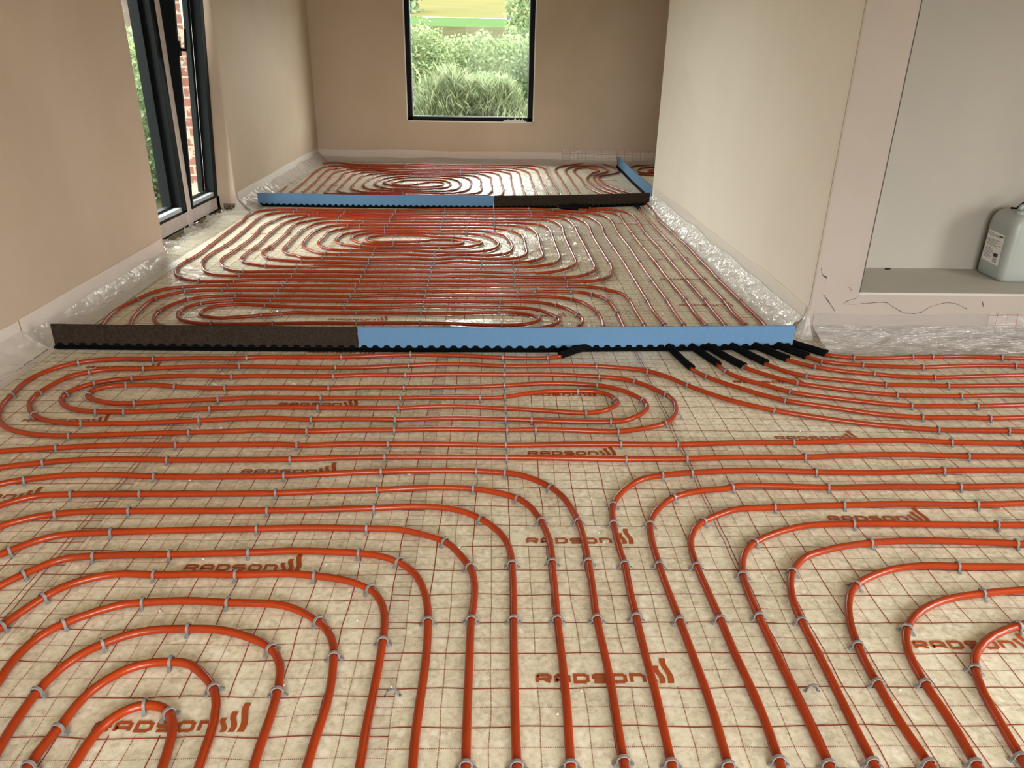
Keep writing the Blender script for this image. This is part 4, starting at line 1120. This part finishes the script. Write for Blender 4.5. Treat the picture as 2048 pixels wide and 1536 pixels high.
GROUPN = {'A': 'clips on the double oval spiral', 'B': 'clips on the large middle spiral', 'C': 'clips on the farthest spiral', 'D': 'clips on the narrow hairpin pipe'}
ALLCLIPS.sort(key=lambda c: (c[0]) ** 2 + (c[1] + 1.08) ** 2)
b = MB(); clip_mesh(b)
proto = b.build('pipe_clip', M['clip'])
first = True
for x, y, rz, key, j, tot in ALLCLIPS[:295]:
    o = proto if first else proto.copy()
    if not first: COL.objects.link(o)
    first = False
    o.location = (x, y, 0); o.rotation_euler = (0, 0, rz)
    tag(o, clip_label(key, j), 'pipe clip', 'grey pipe clips')
b = MB()
for x, y, rz, key, j, tot in ALLCLIPS[295:]:
    clip_mesh(b, Matrix.Translation((x, y, 0)) @ Matrix.Rotation(rz, 4, 'Z'))
tag(b.build('far_pipe_clips', M['clip']), 'hundreds of small grey clips on the far pipe spirals', 'pipe clips', kind='stuff')
# clips pushed into the film with no pipe in them
for (x, y), lb in zip([(-0.205, 0.083), (0.687, 0.092), (0.694, 1.399), (0.711, 2.639), (0.675, 4.51)],
                      ['loose grey clip stuck in the film seam between the left arches, no pipe', 'loose grey clip stuck in the film between the right curves, no pipe',
                       'loose grey clip in the film beside the right end of the near oval spiral', 'loose grey clip in the film beyond the near foam strip, no pipe',
                       'loose grey clip in the film beside the large middle spiral, no pipe']):
    o = proto.copy(); COL.objects.link(o)
    o.location = (x, y, -.006); o.rotation_euler = (R(6), 0, .05)
    tag(o, lb, 'pipe clip', 'grey pipe clips')

# ------------------------------------------------------------------ black sleeves where pipes cross the foam strips
def sleeve(key, a, c, label, r=.0165, cat='pipe sleeve'):
    D = PATHS[key]
    ia = int(np.argmin(((D - np.array(a)) ** 2).sum(1))); ic = int(np.argmin(((D - np.array(c)) ** 2).sum(1)))
    s = 1 if ic > ia else -1
    idx = list(range(ia, ic + s, s * 2)) or [ia, ic]
    if len(idx) < 3: idx = [ia, (ia + ic) // 2, ic]
    P = [Vector((D[i][0], D[i][1], r + .0015)) for i in idx]
    t0 = (P[0] - P[1]).normalized()
    P = [P[0] + t0 * .022 + Vector((0, 0, .004)), ] + P
    b = MB()
    seg, n = 12, len(P)
    vs = []
    for ring, rr in ((0, r), (1, r - .0055)):
        for i in range(n):
            t = (P[min(i + 1, n - 1)] - P[max(i - 1, 0)]).normalized()
            sd = t.cross(Vector((0, 0, 1))).normalized(); up = sd.cross(t)
            for k in range(seg):
                q = 2 * math.pi * k / seg + .26
                cut = 0
                if i == 0: cut = .018 * math.cos(q - 1.2)          # the ends are cut at an angle
                if i == n - 1: cut = .007 * math.sin(q)
                sq = 1 + .09 * math.cos(4 * q)
                vs.append(P[i] + sd * rr * sq * math.cos(q) + up * rr * sq * math.sin(q) + t * cut)
    f = []
    A = n * seg
    for i in range(n - 1):
        for k in range(seg):
            k2 = (k + 1) % seg
            f.append((i * seg + k, (i + 1) * seg + k, (i + 1) * seg + k2, i * seg + k2))
            f.append((A + i * seg + k, A + i * seg + k2, A + (i + 1) * seg + k2, A + (i + 1) * seg + k))
    for k in range(seg):
        k2 = (k + 1) % seg
        f.append((k, k2, A + k2, A + k))
        e = (n - 1) * seg
        f.append((e + k, A + e + k, A + e + k2, e + k2))
    b.add(vs, f)
    o = b.build('pipe_sleeve', M['rubber'])
    tag(o, label, cat, 'black foam pipe sleeves')


sl = 'black pipe sleeve piercing the near blue foam strip, %s'
for key, a, c, w_ in [('A', (.803, 2.157), (.859, 1.848), 'leftmost of seven'), ('B', (.914, 2.179), (.986, 1.890), 'second from left'), ('B', (1.012, 2.182), (1.093, 1.887), 'third from left'),
                      ('D', (1.114, 2.164), (1.204, 1.929), 'middle of seven'), ('D', (1.211, 2.207), (1.327, 1.968), 'third from right'),
                      ('C', (1.332, 2.19), (1.428, 2.006), 'second from right'), ('C', (1.417, 2.185), (1.534, 2.039), 'rightmost')]:
    sleeve(key, a, c, sl % w_)
sleeve('A', (.56, 2.19), (.301, 1.993), 'black foam sleeve slanting by itself against the near blue strip, left of the seven')
sleeve('C', (1.301, 5.80), (1.304, 5.569), 'black foam sleeve at the right end of the far dark strip', r=.015)
sleeve('D', (.60, 5.61), (.775, 5.575), 'black foam sleeve lying along the far dark strip, nearer of two', r=.019)
sleeve('D', (.70, 5.68), (.857, 5.609), 'black foam sleeve lying along the far dark strip, farther of two', r=.021)

# ------------------------------------------------------------------ foam joint strips
def strip(pts, mt, label, h=.112, th=.010, name='foam_joint_strip', wav=0.0, seed=0, period=.05):
    """upright foam strip on a black profiled base; pts = line of its near foot"""
    root = empty(name, (*pts[0], 0.003))
    tag(root, label, 'foam strip', 'upright foam joint strips')
    o0 = Vector((*pts[0], 0))
    P = [Vector((*p, 0)) - o0 for p in pts]
    L = [0]
    for i in range(1, len(P)): L.append(L[-1] + (P[i] - P[i - 1]).length)
    tot = L[-1]
    def at(s):
        for i in range(1, len(P)):
            if s <= L[i] or i == len(P) - 1:
                t = (s - L[i - 1]) / (L[i] - L[i - 1])
                d = (P[i] - P[i - 1]).normalized()
                return P[i - 1].lerp(P[i], t), Vector((-d.y, d.x, 0))
    n = max(4, int(tot / .04))
    rowsF = []
    for i in range(n + 1):
        s = tot * i / n
        p, nn = at(s)
        hh = h + .004 * noise.noise(Vector((s * 1.3 + seed, 0, 0))) + .0012 * noise.noise(Vector((s * 14, seed, 0)))
        lean = .006 * noise.noise(Vector((s * .9, seed, 4)))
        w0 = nn * .006; w1 = nn * (.006 + lean)
        rowsF.append([p + w0 + Vector((0, 0, .006)), p + w1 + Vector((0, 0, hh - .0015)), p + w1 + nn * .0015 + Vector((0, 0, hh)), p + w1 + nn * (th - .0015) + Vector((0, 0, hh)), p + w1 + nn * th + Vector((0, 0, hh - .0015)), p + w0 + nn * th + Vector((0, 0, .006))])
    b = MB(); b.grid(rowsF)
    for e in (0, -1):
        q = rowsF[e]; b.add(q, [tuple(range(6)) if e == 0 else tuple(range(5, -1, -1))])
    b.build('foam_panel', mt, root, smooth=False)
    # base with round humps
    b = MB()
    m_ = int(tot / period)
    k = 12
    rows = []
    for i in range(m_ * k + 1):
        s = tot * i / (m_ * k)
        p, nn = at(s)
        ph = (i % k) / k
        q = .5 - .5 * math.cos(2 * math.pi * ph)
        q = min(1, max(0, (q - .18) * 1.9))
        top = .0145 + .0115 * q
        rows.append([p + nn * -.010 + Vector((0, 0, 0)), p + nn * -.009 + Vector((0, 0, .008)), p + nn * .001 + Vector((0, 0, .012)), p + nn * .003 + Vector((0, 0, top)), p + nn * .0065 + Vector((0, 0, top)), p + nn * .022 + Vector((0, 0, .010)), p + nn * .030 + Vector((0, 0, 0))])
    b.grid(rows)
    for e in (0, -1):
        q = rows[e]; b.add(q, [tuple(range(7)) if e == 0 else tuple(range(6, -1, -1))])
    b.build('profiled_base', M['foam_base'], root)
    return root


strip([(-1.965, 2.067), (-1.3, 2.062), (-.612, 2.064)], M['foam_dark'], 'near foam strip, dark brown left half standing across the floor', seed=1)
strip([(-.608, 2.064), (.2, 2.078), (.9, 2.115), (1.405, 2.145)], M['foam_blue'], 'near foam strip, bright blue right half pierced by black sleeves', seed=2)
strip([(-2.075, 5.56), (-1.2, 5.54), (-.004, 5.585)], M['foam_blue'], 'far foam strip, light blue left half standing across the floor', seed=3, h=.110)
strip([(0.0, 5.586), (.6, 5.66), (1.10, 5.76), (1.44, 5.86)], M['foam_dark'], 'far foam strip, dark grey brown right half', seed=4, h=.112)
strip([(1.50, 6.13), (1.505, 7.2), (1.53, 8.52)][::-1] if False else [(1.53, 8.52), (1.505, 7.2), (1.50, 6.13)], M['foam_blue'], 'angled light blue foam strip running back to the far wall', seed=5, h=.125)

# ------------------------------------------------------------------ edge strips along the walls
def sheet_surface(name, mt, path, cross, parent=None, step=.02, amp=.003, freq=18, seed=0, solid=0.0):
    """cloth-like strip: cross(s, u) -> (distance from wall, height) swept along path(s) -> point, inward normal"""
    n = int(path[2] / step)
    rows = []
    mcr = 12
    for i in range(n + 1):
        s = path[2] * i / n
        p, nn = path[0](s), path[1]
        r = []
        for j in range(mcr + 1):
            u = j / mcr
            d, z = cross(s, u)
            w = math.sin(math.pi * u) if amp else 0
            dz = amp * w * noise.noise(Vector((s * freq, u * 5 + s * freq * .4, seed)))
            dd = amp * w * noise.noise(Vector((s * freq, u * 5 - s * freq * .3, seed + 9)))
            q = p + nn * max(.0006, d + dd)
            r.append((q.x, q.y, max(.0028, z + dz)))
        rows.append(r)
    b = MB(); b.grid(rows)
    return b.build(name, mt, parent, smooth=True, solid=solid)


def edge(label, p0, p1, top=.135, flap=.13, fold=.07, film='edge_film', seed=0, foamflap=False, amp=.006, freq=12, band='edge_band'):
    a, c = Vector((*p0, 0)), Vector((*p1, 0))
    d = (c - a).normalized()
    nn = Vector((d.y, -d.x, 0))         # points into the room, wall on the left of travel
    root = empty('edge_insulation', (0, 0, 0))
    tag(root, label, 'edge insulation', 'edge insulation strips')
    path = (lambda s: a + d * s, nn, (c - a).length)
    sheet_surface('foam_band', M[band], path, lambda s, u: (.006 + .004 * (1 - u), .0035 + u * (top + .014 * noise.noise(Vector((s * 1.5, seed, 1))))), root, amp=.002, freq=6, seed=seed)
    if foamflap:
        sheet_surface('foam_flap', M['edge_foam'], path, lambda s, u: (.012 + u * (flap + .012 * noise.noise(Vector((s * 1.2, seed, 3)))), .008 - .004 * u), root, amp=.001, seed=seed + 2)
    sheet_surface('film_flap', M[film], path, lambda s, u: (.012 + u * (flap * (1.0 if not foamflap else .55) + .02 * noise.noise(Vector((s * 1.7, seed, 5)))), .0045 + fold * (1 - u) ** 1.7 * (1 + .25 * noise.noise(Vector((s * 2.3, seed, 7))))), root, amp=amp, freq=freq, seed=seed + 4)
    return root


e1 = edge('translucent edge strip along the left wall in front of the near foam strip', (WL(-1.5), -1.5), (WL(2.055), 2.055), flap=.135, fold=.085, seed=1, amp=.008)
e2 = edge('translucent grainy edge strip on left wall between near foam strip and window', (WL(2.065), 2.065), (WL(3.66), 3.66), flap=.135, fold=.06, seed=2, foamflap=True)
e3 = edge('translucent edge strip on left wall beyond the far blue strip', (WL(5.30), 5.30), (WL(8.7), 8.7), top=.16, flap=.13, fold=.10, seed=3)
e4 = edge('brownish wrinkled edge strip below the back window', (WL(8.7), YB), (3.0, YB), top=.14, flap=.14, fold=.05, seed=4)
e5 = edge('shiny crumpled edge film at the foot of the pale right wall', (1.502, 5.95), (1.533, 2.36), top=.15, flap=.125, fold=.085, film='edge_shiny', seed=5, amp=.022, freq=26)
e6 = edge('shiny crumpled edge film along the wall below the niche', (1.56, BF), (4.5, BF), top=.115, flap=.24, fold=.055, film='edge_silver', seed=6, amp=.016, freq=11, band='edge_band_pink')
# corner wraps of film round the block corners
def wrap(label, x, y, a0, a1, r0, top, seed):
    root = empty('edge_film_corner', (x, y, 0))
    tag(root, label, 'edge film', 'edge film corners')
    rows = []
    for i in range(19):
        t = i / 18
        a = a0 + (a1 - a0) * t
        r = []
        for j in range(13):
            u = j / 12
            rad = .004 + r0 * (1 - u) ** 1.6 + .012 * abs(noise.noise(Vector((t * 6, u * 4, seed))))
            r.append((rad * math.cos(a), rad * math.sin(a), .003 + u * top * (1 + .08 * math.sin(t * 5))))
        rows.append(r)
    b = MB(); b.grid(rows)
    b.build('film_wrap', M['edge_silver'], root, smooth=True)


wrap('crumpled clear film wrapped round the near corner of the pale right block', 1.535, BF, R(168), R(282), .065, .15, 2)
wrap('crumpled clear film wrapped round the wall corner left of the far blue strip', WL(WF), WF, R(-95), R(5), .085, .135, 4)

# loose film lapped up into the window recess
b = MB()
rows = []
for i in range(91):
    s = i / 90
    y = 3.60 + 1.62 * s
    r = []
    for j in range(21):
        u = j / 20
        x = -2.05 - .195 * u - .012 * noise.noise(Vector((s * 14, 1, 2))) * u
        hump = .020 * math.sin(math.pi * min(1, u * 1.15)) + .034 * u ** 2
        fold = (.038 * noise.noise(Vector((s * 30 + u * 5, u * 2.6, 6))) + .012 * noise.noise(Vector((s * 70, u * 9, 2)))) * (.3 + u)
        r.append((x, y + .02 * noise.noise(Vector((s * 9, u * 3, 3))), max(.0032, .003 + hump + fold)))
    rows.append(r)
b.grid(rows)
tag(b.build('loose_film_edge', M['wrinkled_film'], smooth=True), 'crumpled shiny film lapping up to the sill of the left window', 'film')
# printed film turned up against the back wall, right of the window
b = MB()
rows = []
for i in range(61):
    x = .86 + 1.9 * i / 60
    rows.append([(x, YB - .013 - .022 * (1 - u) ** 2 - .003 * noise.noise(Vector((x * 6, u * 2, 0))), .03 + u * (.155 + .012 * noise.noise(Vector((x * 2, 0, 5))))) for u in (0, .2, .4, .6, .8, 1)])
b.grid(rows)
tag(b.build('upturned_film', sheet_mat('upturned_printed_film', .86, .03, vertical=True), smooth=True), 'printed grid film turned up against the back wall by the angled blue strip', 'film')
b = MB()
rows = []
for i in range(31):
    x = 2.42 + 1.2 * i / 30
    rows.append([(x, BF - .014 - .01 * (1 - u), .06 + u * .07) for u in (0, .33, .66, 1)])
b.grid(rows)
tag(b.build('upturned_film', sheet_mat('upturned_printed_film_near', 2.46, .122, vertical=True), smooth=True), 'printed grid film turned up behind the edge film below the niche', 'film')

# printed words along the edge film at the left
cu = bpy.data.curves.new('edge_print', 'FONT')
cu.body = 'your roller roeset klettet clicket tel4'
cu.size = .030
cu.align_x = 'LEFT'
to = bpy.data.objects.new('edge_print_tmp', cu)
COL.objects.link(to)
bpy.context.view_layer.update()
me = bpy.data.meshes.new_from_object(to.evaluated_get(bpy.context.evaluated_depsgraph_get()))
bpy.data.objects.remove(to)
me.materials.clear(); me.materials.append(M['ink_black'])
o = bpy.data.objects.new('printed_words', me)
COL.objects.link(o)
o.parent = e1
o.location = (-1.978, 2.03, .0135)
o.rotation_euler = (0, 0, R(-89.5))
o.scale = (.92, .85, 1)

# ------------------------------------------------------------------ jerrycan on the niche ledge, with its cable
cx, cy, cz = 2.575, 2.53, NZ0
m, nt, out = mat('translucent_hdpe')
p = N(nt, 'ShaderNodeBsdfPrincipled', ins={'Base Color': (0.40, 0.44, 0.41, 1), 'Roughness': 0.38, 'Transmission Weight': 0.25, 'Subsurface Weight': 0.3, 'Subsurface Scale': 0.04})
nt.links.new(p.outputs[0], out.inputs[0])
M['can'] = m
jc = tag(empty('jerrycan', (cx + .145, cy + .113, cz)), 'translucent plastic jerrycan with a white label on the niche ledge', 'jerrycan')
rows = []
W_, D_, H_ = .145, .113, .355
for z, k, rc in ((0, .86, .03), (.004, .93, .035), (.016, .985, .04), (.05, 1, .042), (.12, .995, .042), (.20, .992, .042), (.26, 1, .042), (.295, .985, .045), (.318, .94, .05), (.334, .86, .05), (.342, .74, .045), (.345, .5, .03), (.345, .02, .001)):
    r = []
    hw, hd = W_ * k, D_ * k
    rc = min(rc, hd * .9, hw * .9)
    for sx_, sy_, a0 in ((1, 1, 0), (-1, 1, 90), (-1, -1, 180), (1, -1, 270)):
        for q in range(7):
            a = R(a0 + 90 * q / 6)
            r.append((sx_ * (hw - rc) + rc * math.cos(a), sy_ * (hd - rc) + rc * math.sin(a), z))
    r.append(r[0])
    rows.append(r)
b = MB(); b.grid(rows)
b.add(rows[0][:-1], [tuple(range(len(rows[0]) - 2, -1, -1))])
b.build('can_body', M['can'], jc, smooth=True)
b = MB()
b.tube([(-.07, 0, .335), (-.062, 0, .362), (-.035, 0, .376), (.02, 0, .378), (.055, 0, .370), (.07, 0, .34)], [.014, .0135, .013, .013, .0135, .015], 12)
b.build('carry_handle', M['can'], jc, smooth=True)
b = MB(); b.tube([(-.095, -.055, .325), (-.095, -.055, .352)], [.026, .024], 20)
b.build('neck', M['can'], jc, smooth=True)
b = MB(); b.tube([(-.02, -.078, .318), (-.02, -.112, .310)], [.015, .013], 16)
b.build('screw_cap', M['frame_edge'], jc)
lb = MB()
lx = -W_ - .0008
lb.add([(lx, -.067, .072), (lx, .077, .082), (lx, .073, .234), (lx, -.060, .228)], [(0, 3, 2, 1)])
lo = lb.build('paper_label', pmat('paper_label_white', (.66, .63, .60), .7), jc)
tb = MB()
rg = random.Random(5)
def lbar(y0_, y1_, z0_, z1_):
    tb.add([(lx - .0006, y0_, z0_), (lx - .0006, y1_, z0_), (lx - .0006, y1_, z1_), (lx - .0006, y0_, z1_)], [(0, 3, 2, 1)])
for k in range(21):
    z = .222 - k * .0062
    if k in (3, 4, 11): continue
    y = .066
    end = -.05 + .05 * rg.random() if k < 12 else .0 + .02 * rg.random()
    if k == 0: end = .03
    while y > end:
        w_ = .004 + .008 * rg.random()
        lbar(y - w_, y, z, z + .0022)
        y -= w_ + .0018
lbar(-.052, -.018, .213, .219)
lbar(-.045, -.010, .112, .130)
for k in range(5): lbar(-.045, -.012, .105 - k * .005, .107 - k * .005)
tb.build('label_text', M['ink_black'], lo)
b = MB()
pts = []
for k in range(25):
    t = k / 24
    pts.append((2.645 + .26 * t, 2.66 - .02 * t, NZ0 + .352 + .115 * math.sin(t * 1.75) ** .8 - .02 * t))
pts = [(2.63, 2.68, NZ0 + .350)] + pts
b.tube(pts, .0045, 8)
tag(b.build('black_cable', M['rubber'], smooth=True), 'thin black cable curving over the jerrycan in the niche', 'cable')
b = MB()
b.tube([(2.10, NY - .03, NZ0 + .002), (2.115, NY - .035, NZ0 + .004), (2.13, NY - .028, NZ0 + .003)], .003, 6)
tag(b.build('cable_offcut', M['rubber']), 'tiny black offcut lying at the back of the niche ledge', 'offcut')

# crumbs of insulation on the film
rg = random.Random(11)
b = MB()
for i in range(210):
    if i < 150: x, y = rg.uniform(-1.4, 1.6), rg.uniform(0, 2.0)
    else: x, y = rg.uniform(-1.6, 1.4), rg.uniform(2.2, 5.0)
    s = rg.uniform(.0008, .0026)
    q = [(x + s * a * rg.uniform(.6, 1.4), y + s * c * rg.uniform(.6, 1.4), .0025 + s * (1 + e)) for a, c, e in ((-1, -1, -.6), (1, -1, -.6), (1, 1, -.6), (-1, 1, -.6), (0, 0, .8))]
    b.add(q, [(0, 3, 2, 1), (0, 1, 4), (1, 2, 4), (2, 3, 4), (3, 0, 4)])
tag(b.build('insulation_crumbs', M['crumb']), 'scattered pale crumbs of insulation lying on the floor film', 'crumbs', kind='stuff')
